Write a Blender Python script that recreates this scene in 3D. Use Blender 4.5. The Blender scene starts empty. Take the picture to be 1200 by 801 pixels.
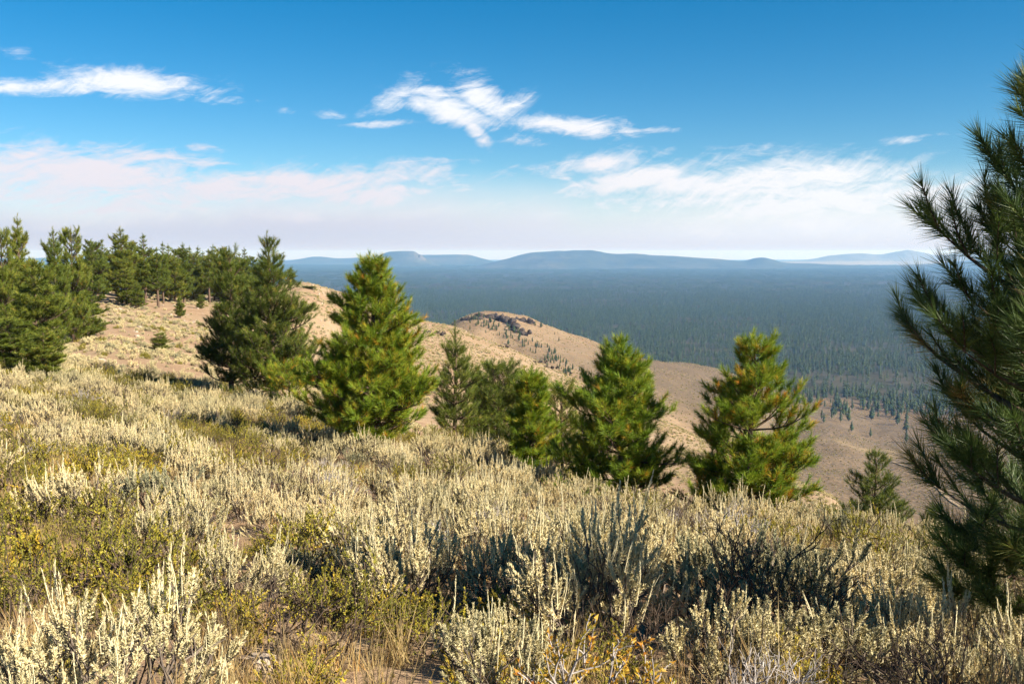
import bpy, math, random
import numpy as np
from mathutils import Vector

R = math.radians
scene = bpy.context.scene
COL = scene.collection

# ------------------------------------------------------------------ camera, sky, sun, exposure
F, CX, CY, PITCH = 1167.0, 600.0, 400.5, R(5.07)          # photograph is 1200 x 801
cam_d = bpy.data.cameras.new('camera')
cam_d.sensor_width = 36.0
cam_d.lens = 36.0 * F / 1200.0
cam_d.clip_start, cam_d.clip_end = 0.05, 90000.0
cam = bpy.data.objects.new('camera', cam_d)
cam.rotation_euler = (R(90) - PITCH, 0, 0)
COL.objects.link(cam)
scene.camera = cam

SUN_AZ, SUN_EL = R(117), R(34)
S = Vector((math.sin(SUN_AZ) * math.cos(SUN_EL), math.cos(SUN_AZ) * math.cos(SUN_EL), math.sin(SUN_EL)))
sun_d = bpy.data.lights.new('sun', 'SUN')
sun_d.energy, sun_d.angle, sun_d.color = 5.0, R(0.53), (1.0, 0.90, 0.74)
sun = bpy.data.objects.new('sun', sun_d)
sun.rotation_euler = S.to_track_quat('Z', 'Y').to_euler()
sun.location = (40, -20, 40)
COL.objects.link(sun)

scene.view_settings.view_transform = 'Standard'
scene.view_settings.look = 'None'
scene.view_settings.exposure = 1.48
scene.view_settings.gamma = 1.0
scene.view_settings.use_curve_mapping = False
scene.cycles.max_bounces = 6
scene.cycles.diffuse_bounces = 3
scene.cycles.glossy_bounces = 2
scene.cycles.transmission_bounces = 4
scene.cycles.volume_bounces = 1
scene.cycles.use_denoising = True


class E:
    """tiny expression builder over shader maths nodes"""
    nt = None

    def __init__(s, sock): s.s = sock

    @staticmethod
    def m(op, *a):
        n = E.nt.nodes.new('ShaderNodeMath'); n.operation = op
        for i, v in enumerate(a):
            if isinstance(v, E): E.nt.links.new(v.s, n.inputs[i])
            else: n.inputs[i].default_value = v
        return E(n.outputs[0])

    def __add__(s, o): return E.m('ADD', s, o)
    def __radd__(s, o): return E.m('ADD', s, o)
    def __sub__(s, o): return E.m('SUBTRACT', s, o)
    def __rsub__(s, o): return E.m('SUBTRACT', o, s)
    def __mul__(s, o): return E.m('MULTIPLY', s, o)
    def __rmul__(s, o): return E.m('MULTIPLY', s, o)
    def __truediv__(s, o): return E.m('DIVIDE', s, o)

    def smooth(s, a, b):
        n = E.nt.nodes.new('ShaderNodeMapRange'); n.interpolation_type = 'SMOOTHSTEP'
        E.nt.links.new(s.s, n.inputs[0]); n.inputs[1].default_value = a; n.inputs[2].default_value = b
        return E(n.outputs[0])


def xyz(x, y, z):
    n = E.nt.nodes.new('ShaderNodeCombineXYZ')
    for i, v in enumerate((x, y, z)):
        if isinstance(v, E): E.nt.links.new(v.s, n.inputs[i])
        else: n.inputs[i].default_value = v
    return n.outputs[0]


def noise(vec, scale, detail=5, rough=.55, dist=0.0):
    n = E.nt.nodes.new('ShaderNodeTexNoise')
    if vec is not None: E.nt.links.new(vec, n.inputs['Vector'])
    n.inputs['Scale'].default_value = scale; n.inputs['Detail'].default_value = detail
    n.inputs['Roughness'].default_value = rough; n.inputs['Distortion'].default_value = dist
    return E(n.outputs[0])


def mixcol(f, a, b, blend='MIX'):
    n = E.nt.nodes.new('ShaderNodeMix'); n.data_type = 'RGBA'; n.blend_type = blend
    if isinstance(f, E): E.nt.links.new(f.s, n.inputs[0])
    else: n.inputs[0].default_value = f
    for v, i in ((a, 6), (b, 7)):
        if isinstance(v, tuple): n.inputs[i].default_value = (*v, 1) if len(v) == 3 else v
        else: E.nt.links.new(v, n.inputs[i])
    return n.outputs[2]


# angle of a pixel of the photograph as seen from the viewpoint (azimuth, elevation), in radians * F
def sky_angle(px, py):
    v = -(py - CY) / F; u = (px - CX) / F
    y = math.cos(PITCH) + v * math.sin(PITCH); z = -math.sin(PITCH) + v * math.cos(PITCH)
    return math.atan2(u, y) * F, math.atan2(z, math.hypot(u, y)) * F


world = bpy.data.worlds.new('World'); scene.world = world
world.use_nodes = True
nt = world.node_tree; nt.nodes.clear(); E.nt = nt
sky = nt.nodes.new('ShaderNodeTexSky'); sky.sky_type = 'NISHITA'; sky.sun_disc = False
sky.sun_elevation = SUN_EL; sky.sun_rotation = SUN_AZ
sky.altitude = 2300; sky.air_density = 1.0; sky.dust_density = 1.5; sky.ozone_density = 2.2
hs = nt.nodes.new('ShaderNodeHueSaturation'); hs.inputs['Saturation'].default_value = 1.48; hs.inputs['Hue'].default_value = .492; hs.inputs['Value'].default_value = .90
nt.links.new(sky.outputs[0], hs.inputs['Color'])
tc = nt.nodes.new('ShaderNodeTexCoord'); sp = nt.nodes.new('ShaderNodeSeparateXYZ')
nt.links.new(tc.outputs['Generated'], sp.inputs[0])
dx, dy, dz = (E(sp.outputs[i]) for i in range(3))
AZ = E.m('ARCTAN2', dx, dy) * F
EL = E.m('ARCSINE', dz) * F
warp = noise(xyz(AZ * .006, EL * .014, 3.0), 1.0, 3) - .5
wisp = noise(xyz(AZ * .010 + warp * 1.6, EL * .030 + AZ * .004 + warp * 1.2, 0.0), 1.0, 9, .62, .5)
fine = noise(xyz(AZ * .03 - EL * .02, EL * .09 + AZ * .02, 7.0), 1.0, 6, .65, 1.0)
puff = noise(xyz(AZ * .022, EL * .035, 11.0), 1.0, 6, .6, 1.0)
ca, sa = math.cos(R(24)), math.sin(R(24))
sA = AZ * ca + EL * sa + warp * 90; sB = EL * ca - AZ * sa + warp * 40
streak = noise(xyz(sA * .013, sB * .040, 31.0), 1.0, 9, .70, 1.6)
streak2 = noise(xyz((AZ * .9 - EL * .4) * .007, (EL * .9 - AZ * .12 + warp * 70) * .060, 47.0), 1.0, 8, .68, 1.2)
nz = (wisp - .5) * 1.3 + (streak - .5) * 1.3 + (streak2 - .5) * 1.1 + (fine - .5) * .6
# (px, py, half width, half height, tilt, strength): the wisps of cirrus
blobs = [(150, 94, 66, 13, 3, 1.0), (40, 100, 80, 9, -5, .8), (10, 64, 34, 10, 0, .45), (265, 118, 40, 5, 0, .5),
         (462, 114, 34, 12, -30, .8), (500, 108, 46, 8, 4, .7), (530, 130, 50, 12, 14, 1.05), (570, 118, 34, 18, 35, .95), (600, 124, 30, 12, -30, .85), (556, 150, 26, 9, 50, .85), (450, 144, 40, 4, -4, .7),
         (672, 148, 62, 10, 4, 1.0), (612, 164, 26, 7, 0, .7), (742, 153, 44, 4, 0, .75), (338, 130, 14, 5, 0, .5), (385, 135, 18, 6, 0, .5),
         (700, 192, 60, 13, -7, .95), (760, 208, 110, 13, -10, .95), (900, 212, 150, 20, -2, 1.05), (1040, 210, 90, 12, -3, .7), (1065, 164, 36, 5, 0, .6), (1000, 168, 26, 3, 0, .35),
         (1010, 238, 220, 28, 0, 1.0), (850, 238, 170, 18, 0, .85), (700, 250, 120, 12, 0, .6),
         (95, 203, 150, 24, 2, 1.0), (190, 186, 70, 10, 4, .8), (300, 222, 190, 20, -5, 1.0), (440, 230, 120, 15, -8, .95), (80, 232, 220, 24, 0, .95), (540, 243, 120, 10, -3, .7), (98, 167, 16, 4, 0, .5), (235, 174, 34, 6, 0, .5), (385, 190, 24, 4, 0, .45),
         (-140, 180, 120, 30, 0, .8), (1350, 200, 140, 30, 0, .8), (-300, 90, 160, 20, 0, .8), (1500, 90, 160, 20, 0, .6)]
def blob(px, py, rx, ry, rot, k):
    a0, e0 = sky_angle(px, py)
    c, s = math.cos(R(-rot)), math.sin(R(-rot))
    u = AZ - a0; v = EL - e0
    p = (u * c + v * s) / (rx * 1.35); q = (v * c - u * s) / (ry * 1.35)
    return E.m('EXPONENT', (p * p + q * q) * -1.0) * k
tot = None
for b in blobs:
    g = blob(*b); tot = g if tot is None else E.m('MAXIMUM', tot, g)
cl = ((tot - .55) * 1.25 + nz).smooth(-.34, .60) * tot.smooth(.04, .30)
# low veil of thin cloud and smoke above the horizon
veil_top = EL + (noise(xyz(AZ * .004, EL * .006, 20.0), 1.0, 4) - .5) * 60
veil = (1.0 - veil_top.smooth(20, 105)) * .97
cover = E.m('MAXIMUM', cl * .93, veil)
side = AZ.smooth(-300, 420)
lowness = 1.0 - EL.smooth(50, 150)
c_cloud = mixcol(side, (6.4, 5.9, 6.25), (7.2, 7.1, 7.2))
c_cloud = mixcol(EL.smooth(110, 170), c_cloud, (7.3, 7.3, 7.5))
c_low = mixcol(side, (4.2, 4.45, 5.5), (5.7, 6.0, 6.7))
c_low = mixcol(1.0 - EL.smooth(-4, 26), c_low, (4.7, 4.5, 5.3))
lowmix = 1.0 - EL.smooth(0, 110)
c_all = mixcol(lowmix * (1.0 - cl * .5), c_cloud, c_low)
final = mixcol(cover, hs.outputs[0], c_all)
bg = nt.nodes.new('ShaderNodeBackground'); bg.inputs['Strength'].default_value = 0.0515
out = nt.nodes.new('ShaderNodeOutputWorld')
nt.links.new(final, bg.inputs['Color']); nt.links.new(bg.outputs[0], out.inputs['Surface'])

# ------------------------------------------------------------------ helpers
def ray(px, py):
    v = -(py - CY) / F; u = (px - CX) / F
    return u, math.cos(PITCH) + v * math.sin(PITCH), -math.sin(PITCH) + v * math.cos(PITCH)

def at(px, py, Y):
    x, y, z = ray(px, py)
    return Vector((x / y * Y, Y, z / y * Y))

def project(p):
    yy = p[1] * math.cos(PITCH) - p[2] * math.sin(PITCH)
    zz = p[1] * math.sin(PITCH) + p[2] * math.cos(PITCH)
    return (CX + F * p[0] / yy, CY - F * zz / yy) if yy > .05 else (-9e9, 9e9)

def mesh_np(name, V, faces, mats, midx=None, attr=None, smooth=False):
    """V (n,3); faces: list of (m,k) int arrays; attr: dict of per vertex float arrays"""
    me = bpy.data.meshes.new(name)
    V = np.asarray(V, np.float32)
    me.vertices.add(len(V)); me.vertices.foreach_set('co', V.ravel())
    faces = [np.asarray(f, np.int32) for f in faces if len(f)]
    if faces:
        tot = np.concatenate([np.full(len(f), f.shape[1], np.int32) for f in faces])
        me.loops.add(int(tot.sum())); me.polygons.add(len(tot))
        me.loops.foreach_set('vertex_index', np.concatenate([f.ravel() for f in faces]))
        me.polygons.foreach_set('loop_start', np.concatenate([[0], np.cumsum(tot)[:-1]]).astype(np.int32))
        me.polygons.foreach_set('loop_total', tot)
        if midx is not None: me.polygons.foreach_set('material_index', np.asarray(midx, np.int32))
        if smooth: me.polygons.foreach_set('use_smooth', np.ones(len(tot), bool))
    for k, a in (attr or {}).items():
        a = np.asarray(a, np.float32)
        if a.ndim == 1:
            me.attributes.new(k, 'FLOAT', 'POINT').data.foreach_set('value', a)
        else:
            me.attributes.new(k, 'FLOAT_VECTOR', 'POINT').data.foreach_set('vector', a.ravel())
    for m in mats: me.materials.append(m)
    me.update(); me.validate()
    return me

def link(name, data, parent=None, loc=None, **props):
    o = bpy.data.objects.new(name, data); COL.objects.link(o)
    if parent: o.parent = parent
    if loc is not None: o.location = loc
    for k, v in props.items():
        if v: o[k] = v
    return o

def copy_tree(root, **props):
    r = root.copy(); COL.objects.link(r)
    for k, v in props.items(): r[k] = v
    for ch in list(root.children):
        c = ch.copy(); COL.objects.link(c); c.parent = r
    return r

def unit(a): return a / np.maximum(np.linalg.norm(a, axis=-1, keepdims=True), 1e-9)

def frame(D):
    D = unit(D)
    ref = np.where(np.abs(D[:, 2:3]) > .9, np.array([[1., 0, 0]]), np.array([[0., 0, 1]]))
    A = unit(np.cross(D, ref)); B = np.cross(D, A)
    return D, A, B

def tubes(segs, k=4):
    """segs (n,8): p0, p1, r0, r1 -> verts, quads"""
    s = np.asarray(segs, float).reshape(-1, 8)
    if len(s) == 0: return np.zeros((0, 3)), np.zeros((0, 4), int)
    D, A, B = frame(s[:, 3:6] - s[:, 0:3])
    an = np.arange(k) * 2 * math.pi / k
    ring = A[:, None] * np.cos(an)[None, :, None] + B[:, None] * np.sin(an)[None, :, None]
    lo = s[:, None, 0:3] + ring * s[:, 6, None, None]; hi = s[:, None, 3:6] + ring * s[:, 7, None, None]
    V = np.concatenate([lo, hi], 1).reshape(-1, 3)
    i = np.arange(k); j = (i + 1) % k
    q = np.stack([i, j, j + k, i + k], 1)
    Fq = (np.arange(len(s)) * 2 * k)[:, None, None] + q[None]
    return V, Fq.reshape(-1, 4)

def tufts(P, D, n, L, w, axial, lo, hi, rng, shade, jit=.08, droop=0.0):
    """bottle-brush tufts of n narrow blades -> verts, tris, shade"""
    P = np.asarray(P, float); D, A, B = frame(np.asarray(D, float))
    T = len(P); shade = np.asarray(shade, float)
    idx = np.repeat(np.arange(T), n); m = len(idx)
    u = rng.random(m) ** 1.3
    ax = (np.asarray(axial) * np.ones(T))[idx]
    base = P[idx] - D[idx] * (u * ax)[:, None]
    ang = R(lo) + (R(hi) - R(lo)) * np.clip(u * .75 + rng.random(m) * .35, 0, 1)
    ph = rng.random(m) * 2 * math.pi
    d = D[idx] * np.cos(ang)[:, None] + (A[idx] * np.cos(ph)[:, None] + B[idx] * np.sin(ph)[:, None]) * np.sin(ang)[:, None]
    d[:, 2] -= droop; d = unit(d)
    ln = L * (.7 + .45 * rng.random(m))
    tip = base + d * ln[:, None]
    sd = unit(np.cross(d, rng.normal(size=(m, 3)))) * (w * (.7 + .6 * rng.random(m)) / 2)[:, None]
    V = np.stack([base - sd, base + sd, tip], 1).reshape(-1, 3)
    sh = np.repeat(np.clip(shade[idx] + rng.normal(size=m) * jit, 0, 1), 3)
    return V, np.arange(m * 3).reshape(-1, 3), sh

# ------------------------------------------------------------------ materials
def new_mat(name):
    m = bpy.data.materials.new(name); m.use_nodes = True
    m.node_tree.nodes.clear(); E.nt = m.node_tree
    return m

def ramp(fac, stops):
    n = E.nt.nodes.new('ShaderNodeValToRGB')
    E.nt.links.new(fac.s, n.inputs[0])
    el = n.color_ramp.elements
    while len(el) < len(stops): el.new(.5)
    for e, (p, c) in zip(el, stops): e.position = p; e.color = (*c, 1)
    return n.outputs[0]

def attr_node(name):
    n = E.nt.nodes.new('ShaderNodeAttribute'); n.attribute_name = name
    return n

def finish(m, color, rough=.7, spec=.25, transl=0.0, bump=None, bump_d=.02, tcol=None):
    nt = m.node_tree
    p = nt.nodes.new('ShaderNodeBsdfPrincipled')
    p.inputs['Roughness'].default_value = rough; p.inputs['Specular IOR Level'].default_value = spec
    if isinstance(color, tuple): p.inputs['Base Color'].default_value = (*color, 1)
    else: nt.links.new(color, p.inputs['Base Color'])
    if bump is not None:
        b = nt.nodes.new('ShaderNodeBump'); b.inputs['Strength'].default_value = .8; b.inputs['Distance'].default_value = bump_d
        nt.links.new(bump.s, b.inputs['Height']); nt.links.new(b.outputs[0], p.inputs['Normal'])
    o = nt.nodes.new('ShaderNodeOutputMaterial'); res = p.outputs[0]
    if transl:
        t = nt.nodes.new('ShaderNodeBsdfTranslucent'); mx = nt.nodes.new('ShaderNodeMixShader')
        c = tcol if tcol is not None else color
        if isinstance(c, tuple): t.inputs[0].default_value = (*c, 1)
        else: nt.links.new(c, t.inputs[0])
        mx.inputs[0].default_value = transl
        nt.links.new(res, mx.inputs[1]); nt.links.new(t.outputs[0], mx.inputs[2]); res = mx.outputs[0]
    nt.links.new(res, o.inputs[0])
    return m

def leaf_mat(name, stops, transl=.3, var=.25, rough=.6, spec=.3):
    m = new_mat(name)
    oi = E.nt.nodes.new('ShaderNodeObjectInfo')
    f = E(attr_node('shade').outputs['Fac']) + (E(oi.outputs['Random']) - .5) * var
    c = ramp(f, stops)
    return finish(m, c, rough, spec, transl)

def geo_pos():
    return E.nt.nodes.new('ShaderNodeNewGeometry').outputs['Position']

M = {}
M['needle'] = leaf_mat('pine_needles', [(0, (.030, .065, .009)), (.35, (.095, .170, .011)), (.62, (.195, .275, .018)), (.8, (.28, .29, .020)), (.9, (.46, .28, .02)), (1, (.50, .21, .03))], .24, .08)
M['needle_dark'] = leaf_mat('pine_needles_old', [(0, (.044, .066, .010)), (.4, (.100, .140, .016)), (.7, (.180, .205, .024)), (.92, (.25, .23, .03)), (1, (.32, .21, .04))], .24, .25)
M['needle_near'] = leaf_mat('pine_needles_long', [(0, (.030, .060, .016)), (.5, (.085, .135, .026)), (.8, (.15, .185, .03)), (1, (.30, .18, .05))], .30, .0, .5, .4)
M['needle_far'] = leaf_mat('far_conifer_needles', [(0, (.014, .024, .012)), (.5, (.034, .060, .020)), (1, (.070, .095, .028))], .1, .5)
m = new_mat('bark'); n1 = noise(geo_pos(), 30, 5)
M['bark'] = finish(m, ramp(n1, [(.3, (.045, .030, .022)), (.55, (.12, .082, .058)), (.8, (.20, .15, .115))]), .9, .1, bump=n1, bump_d=.01)
m = new_mat('sage_wood'); n1 = noise(geo_pos(), 25, 4)
M['wood'] = finish(m, ramp(n1, [(.3, (.07, .055, .045)), (.7, (.19, .155, .125))]), .9, .1)
m = new_mat('dead_wood'); n1 = noise(geo_pos(), 15, 4)
M['dead'] = finish(m, ramp(n1, [(.3, (.16, .14, .13)), (.7, (.42, .38, .35))]), .85, .15)
m = new_mat('dark_twig_wood'); n1 = noise(geo_pos(), 15, 4)
M['twig'] = finish(m, ramp(n1, [(.3, (.040, .028, .022)), (.7, (.13, .095, .07))]), .9, .1)
M['sage'] = leaf_mat('sagebrush_leaves', [(0, (.22, .225, .14)), (.45, (.54, .475, .27)), (.8, (.68, .59, .345)), (1, (.70, .58, .33))], .06, .55, .75, .15)
M['stalk'] = leaf_mat('sagebrush_seed_stalks', [(0, (.44, .41, .21)), (.5, (.68, .61, .39)), (1, (.70, .60, .39))], .06, .2, .75, .15)
M['bitter'] = leaf_mat('bitterbrush_leaves', [(0, (.07, .08, .012)), (.4, (.25, .235, .030)), (.75, (.46, .39, .045)), (1, (.56, .38, .035))], .3, .25, .55, .3)
M['autumn'] = leaf_mat('autumn_leaves', [(0, (.20, .19, .025)), (.5, (.46, .30, .03)), (1, (.55, .23, .03))], .35, .0, .55, .3)
M['green_leaf'] = leaf_mat('currant_leaves', [(0, (.06, .11, .012)), (.6, (.16, .20, .02)), (1, (.34, .28, .03))], .35, .1, .5, .3)
M['straw'] = leaf_mat('dry_grass', [(0, (.28, .20, .08)), (.6, (.46, .36, .18)), (1, (.45, .25, .07))], .3, .3, .7, .2)

# ------------------------------------------------------------------ terrain
def zt(px, py, Y): return at(px, py, Y).z
cols = {   # px: knots (forward distance, pixel row) as seen, or (distance, None, height) where hidden
 -260: [(3.1, 790), (9, 590), (18, 480), (35, 420), (60, 388), (100, 350), (150, 322), (200, 312), (400, 0, -10), (900, 0, -120), (1500, 0, -200)],
 0: [(3.1, 800), (5, 702), (9, 604), (18, 500), (30, 452), (42, 428), (60, 412), (100, 375), (150, 342), (190, 335), (300, 0, -15), (500, 0, -60), (1000, 0, -180), (1500, 0, -200)],
 100: [(3.1, 800), (5, 704), (9, 606), (18, 510), (30, 462), (45, 430), (65, 405), (100, 372), (150, 342), (190, 337), (300, 0, -15), (500, 0, -60), (1000, 0, -180), (1500, 0, -200)],
 190: [(3.1, 800), (5, 704), (9, 608), (18, 518), (30, 470), (45, 440), (65, 415), (100, 382), (150, 352), (200, 346), (300, 0, -16), (500, 0, -62), (1000, 0, -180), (1500, 0, -200)],
 300: [(3.1, 800), (5, 704), (9, 611), (18, 528), (28, 482), (38, 464), (52, 452), (80, 428), (120, 387), (170, 353), (230, 340), (330, 0, -20), (600, 0, -90), (1000, 0, -180), (1500, 0, -200)],
 353: [(3.1, 800), (5, 704), (9, 613), (18, 538), (26, 497), (32, 482), (50, 473), (80, 442), (130, 387), (190, 346), (240, 331), (330, 0, -18), (600, 0, -90), (1000, 0, -180), (1500, 0, -200)],
 420: [(3.1, 800), (5, 704), (9, 616), (18, 545), (26, 498), (36, 506), (60, 492), (120, 432), (200, 376), (270, 349), (400, 0, -45), (700, 0, -120), (1000, 0, -180), (1500, 0, -200)],
 480: [(3.1, 800), (5, 704), (9, 618), (18, 550), (26, 504), (36, 518), (60, 507), (130, 452), (220, 394), (290, 372), (420, 0, -60), (700, 0, -125), (900, 0, -150), (1300, 0, -195), (1700, 0, -200)],
 530: [(3.1, 800), (5, 704), (9, 619), (18, 552), (26, 513), (36, 530), (60, 525), (130, 462), (220, 407), (305, 381), (420, 0, -62), (700, 0, -95), (880, 384), (960, 378), (1060, 0, -95), (1300, 0, -180), (1700, 0, -200)],
 556: [(3.1, 800), (5, 704), (9, 619), (18, 553), (26, 517), (36, 535), (60, 532), (130, 470), (220, 416), (310, 392), (430, 0, -66), (700, 0, -92), (850, 388), (955, 369), (1060, 0, -90), (1300, 0, -180), (1700, 0, -200)],
 585: [(3.1, 800), (5, 704), (9, 620), (18, 555), (25, 524), (36, 544), (60, 540), (130, 478), (220, 426), (315, 403), (450, 0, -72), (700, 0, -92), (860, 394), (960, 366), (1070, 0, -86), (1300, 0, -180), (1700, 0, -200)],
 612: [(3.1, 800), (5, 705), (9, 621), (18, 558), (25, 533), (36, 552), (60, 548), (130, 488), (220, 438), (318, 414), (450, 0, -76), (650, 0, -92), (820, 406), (930, 382), (980, 371), (1080, 0, -95), (1300, 0, -185), (1700, 0, -200)],
 640: [(3.1, 800), (5, 705), (9, 622), (18, 562), (24, 545), (36, 562), (60, 555), (130, 498), (220, 450), (320, 427), (450, 0, -80), (600, 440), (780, 418), (920, 394), (980, 381), (1100, 0, -112), (1350, 0, -190), (1700, 0, -200)],
 680: [(3.1, 800), (5, 705), (9, 624), (18, 568), (23, 558), (36, 580), (60, 572), (130, 515), (220, 467), (310, 446), (430, 0, -80), (600, 448), (780, 428), (920, 405), (1000, 394), (1150, 0, -140), (1400, 0, -200), (1700, 0, -200)],
 740: [(3.1, 800), (5, 706), (9, 626), (16, 585), (21, 574), (34, 602), (60, 590), (130, 535), (210, 493), (290, 478), (400, 488), (560, 468), (760, 444), (940, 426), (1060, 418), (1200, 0, -150), (1500, 0, -200)],
 800: [(3.1, 800), (5, 706), (9, 628), (15, 598), (20, 588), (32, 625), (60, 612), (120, 553), (180, 518), (250, 501), (350, 508), (560, 483), (780, 458), (960, 439), (1100, 424), (1260, 0, -158), (1700, 0, -200)],
 867: [(3.1, 800), (5, 707), (9, 632), (14, 608), (20, 596), (32, 640), (60, 610), (110, 556), (180, 532), (280, 0, -60), (500, 508), (800, 470), (980, 453), (1150, 441), (1320, 0, -175), (1800, 0, -200)],
 930: [(3.1, 800), (5, 707), (9, 637), (14, 612), (21, 596), (32, 640), (60, 605), (100, 573), (130, 560), (220, 0, -54), (330, 0, -90), (500, 575), (650, 552), (900, 512), (1200, 476), (1500, 0, -199), (1900, 0, -200)],
 985: [(3.1, 800), (5, 708), (9, 642), (14, 617), (22, 599), (34, 640), (60, 610), (85, 592), (110, 583), (190, 0, -56), (300, 0, -95), (480, 597), (640, 560), (900, 515), (1300, 470), (1700, 0, -200)],
 1040: [(3.1, 800), (5, 709), (9, 650), (14, 625), (22, 608), (36, 0, -11.5), (60, 0, -20), (150, 0, -55), (300, 0, -100), (500, 600), (650, 565), (900, 524), (1300, 475), (1700, 0, -200)],
 1110: [(3.1, 800), (5, 710), (9, 660), (14, 638), (20, 622), (36, 0, -12.5), (60, 0, -22), (150, 0, -58), (300, 0, -102), (500, 603), (650, 568), (900, 525), (1300, 476), (1700, 0, -200)],
 1200: [(3.1, 800), (5, 713), (9, 672), (14, 655), (19, 645), (36, 0, -13.5), (60, 0, -24), (150, 0, -60), (300, 0, -104), (500, 605), (650, 570), (900, 527), (1300, 477), (1700, 0, -200)],
 1460: [(3.1, 805), (5, 725), (9, 690), (14, 680), (19, 670), (36, 0, -15), (60, 0, -27), (150, 0, -64), (300, 0, -106), (500, 610), (650, 575), (900, 530), (1300, 478), (1700, 0, -200)],
}
def canopy(Y):     # how far the soil lies under the tops of the brush
    return float(np.interp(Y, [0, 2.5, 4, 30, 60, 120, 350, 400], [0, .30, .46, .46, .3, .2, .2, 0]))

def pchip(x, y, xq):
    x, y = np.asarray(x, float), np.asarray(y, float)
    h = np.diff(x); d = np.diff(y, axis=0) / (h if y.ndim == 1 else h[:, None])
    m = np.zeros_like(y)
    hh = h if y.ndim == 1 else h[:, None]
    w1 = 2 * hh[1:] + hh[:-1]; w2 = hh[1:] + 2 * hh[:-1]
    with np.errstate(divide='ignore', invalid='ignore'):
        mm = (w1 + w2) / (w1 / d[:-1] + w2 / d[1:])
    m[1:-1] = np.where(d[:-1] * d[1:] > 0, mm, 0.0)
    m[0], m[-1] = d[0], d[-1]
    i = np.clip(np.searchsorted(x, xq) - 1, 0, len(x) - 2)
    t = (xq - x[i]) / h[i]
    if y.ndim > 1: t = t[:, None]
    hi_ = h[i] if y.ndim == 1 else h[i][:, None]
    return ((1 + 2 * t) * (1 - t) ** 2) * y[i] + t * (1 - t) ** 2 * hi_ * m[i] + t * t * (3 - 2 * t) * y[i + 1] + t * t * (t - 1) * hi_ * m[i + 1]

rs = np.exp(np.concatenate([np.linspace(math.log(.6), math.log(60), 150), np.linspace(math.log(60), math.log(2200), 210)[1:], np.linspace(math.log(2200), math.log(33000), 60)[1:]]))
PX = np.array(sorted(cols), float)
table = []
for px in PX:
    kn = cols[int(px)]
    az = math.atan((px - CX) / F)
    xs, ys = [math.log(.6), math.log(1.6)], [-1.72, -1.80]
    for k in kn:
        z = k[2] if len(k) == 3 else zt(px, k[1], k[0]) - canopy(k[0])
        xs.append(math.log(k[0] / math.cos(az))); ys.append(z)
    xs += [math.log(3000), math.log(34000)]; ys += [-200, -200]
    table.append(pchip(xs, ys, np.log(rs)))
table = np.array(table)                                     # columns x radii
A_in = np.arange(-40, 40.01, .14); A_out = np.arange(43, 181, 4.)
azs = np.concatenate([-A_out[::-1], A_in, A_out])
azs[0], azs[-1] = -180, 180

_rg = np.random.default_rng(5); _perm = _rg.random((256, 256))
def vnoise(x, y):
    xi = np.floor(x).astype(int); yi = np.floor(y).astype(int); fx = x - xi; fy = y - yi
    fx = fx * fx * (3 - 2 * fx); fy = fy * fy * (3 - 2 * fy)
    g = lambda a, b: _perm[a & 255, b & 255]
    return (g(xi, yi) * (1 - fx) + g(xi + 1, yi) * fx) * (1 - fy) + (g(xi, yi + 1) * (1 - fx) + g(xi + 1, yi + 1) * fx) * fy - .5
def fbm(x, y, s, o=4):
    t = 0
    for i in range(o): t = t + vnoise(x / s + 17.3 * i, y / s + 9.1 * i) * .5 ** i; s = s / 2
    return t

pxq = np.clip(CX + F * np.tan(np.radians(np.clip(azs, -50, 50))), PX[0], PX[-1])
Z = pchip(PX, table, pxq)                                   # az x radius
back = np.clip((np.abs(azs) - 60) / 120, 0, 1)[:, None] * .5
Z = Z * (1 - back) + Z[::-1] * back
GX = np.sin(np.radians(azs))[:, None] * rs[None]; GY = np.cos(np.radians(azs))[:, None] * rs[None]
amp = np.interp(rs, [1, 4, 40, 300, 900, 1500, 4000, 12000, 30000], [.0, .10, .25, .8, 4.5, 3, 5, 14, 14])[None]
scl = np.interp(rs, [1, 40, 300, 1500, 6000, 30000], [1.6, 6, 18, 60, 500, 2500])
for j, s_ in enumerate(scl): Z[:, j] += amp[0, j] * fbm(GX[:, j], GY[:, j], 40.0 if s_ > 25 else (12.0 if s_ > 5 else 3.0), 4)
Z += (np.interp(rs, [0, 3000, 6000, 30000], [0, 0, 6, 14])[None]) * fbm(GX, GY, 1700., 3)
LR = np.log(rs)

def ground(x, y):
    x, y = np.asarray(x, float), np.asarray(y, float)
    a = np.degrees(np.arctan2(x, y)); l = np.log(np.maximum(np.hypot(x, y), .61))
    i = np.clip(np.searchsorted(azs, a) - 1, 0, len(azs) - 2); j = np.clip(np.searchsorted(LR, l) - 1, 0, len(LR) - 2)
    s = (a - azs[i]) / (azs[i + 1] - azs[i]); t = (l - LR[j]) / (LR[j + 1] - LR[j])
    return (Z[i, j] * (1 - s) + Z[i + 1, j] * s) * (1 - t) + (Z[i, j + 1] * (1 - s) + Z[i + 1, j + 1] * s) * t

def hit(px, py, y0=2.0, y1=8000.0):
    """first point of the ground that the line of sight through a pixel meets beyond y0"""
    Y = np.exp(np.linspace(math.log(y0), math.log(y1), 1500))
    x, y, z = ray(px, py)
    g = ground(x / y * Y, Y); below = g >= z / y * Y
    k = int(np.argmax(below)) if below.any() else len(Y) - 1
    return Vector((x / y * Y[k], Y[k], g[k]))

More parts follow.
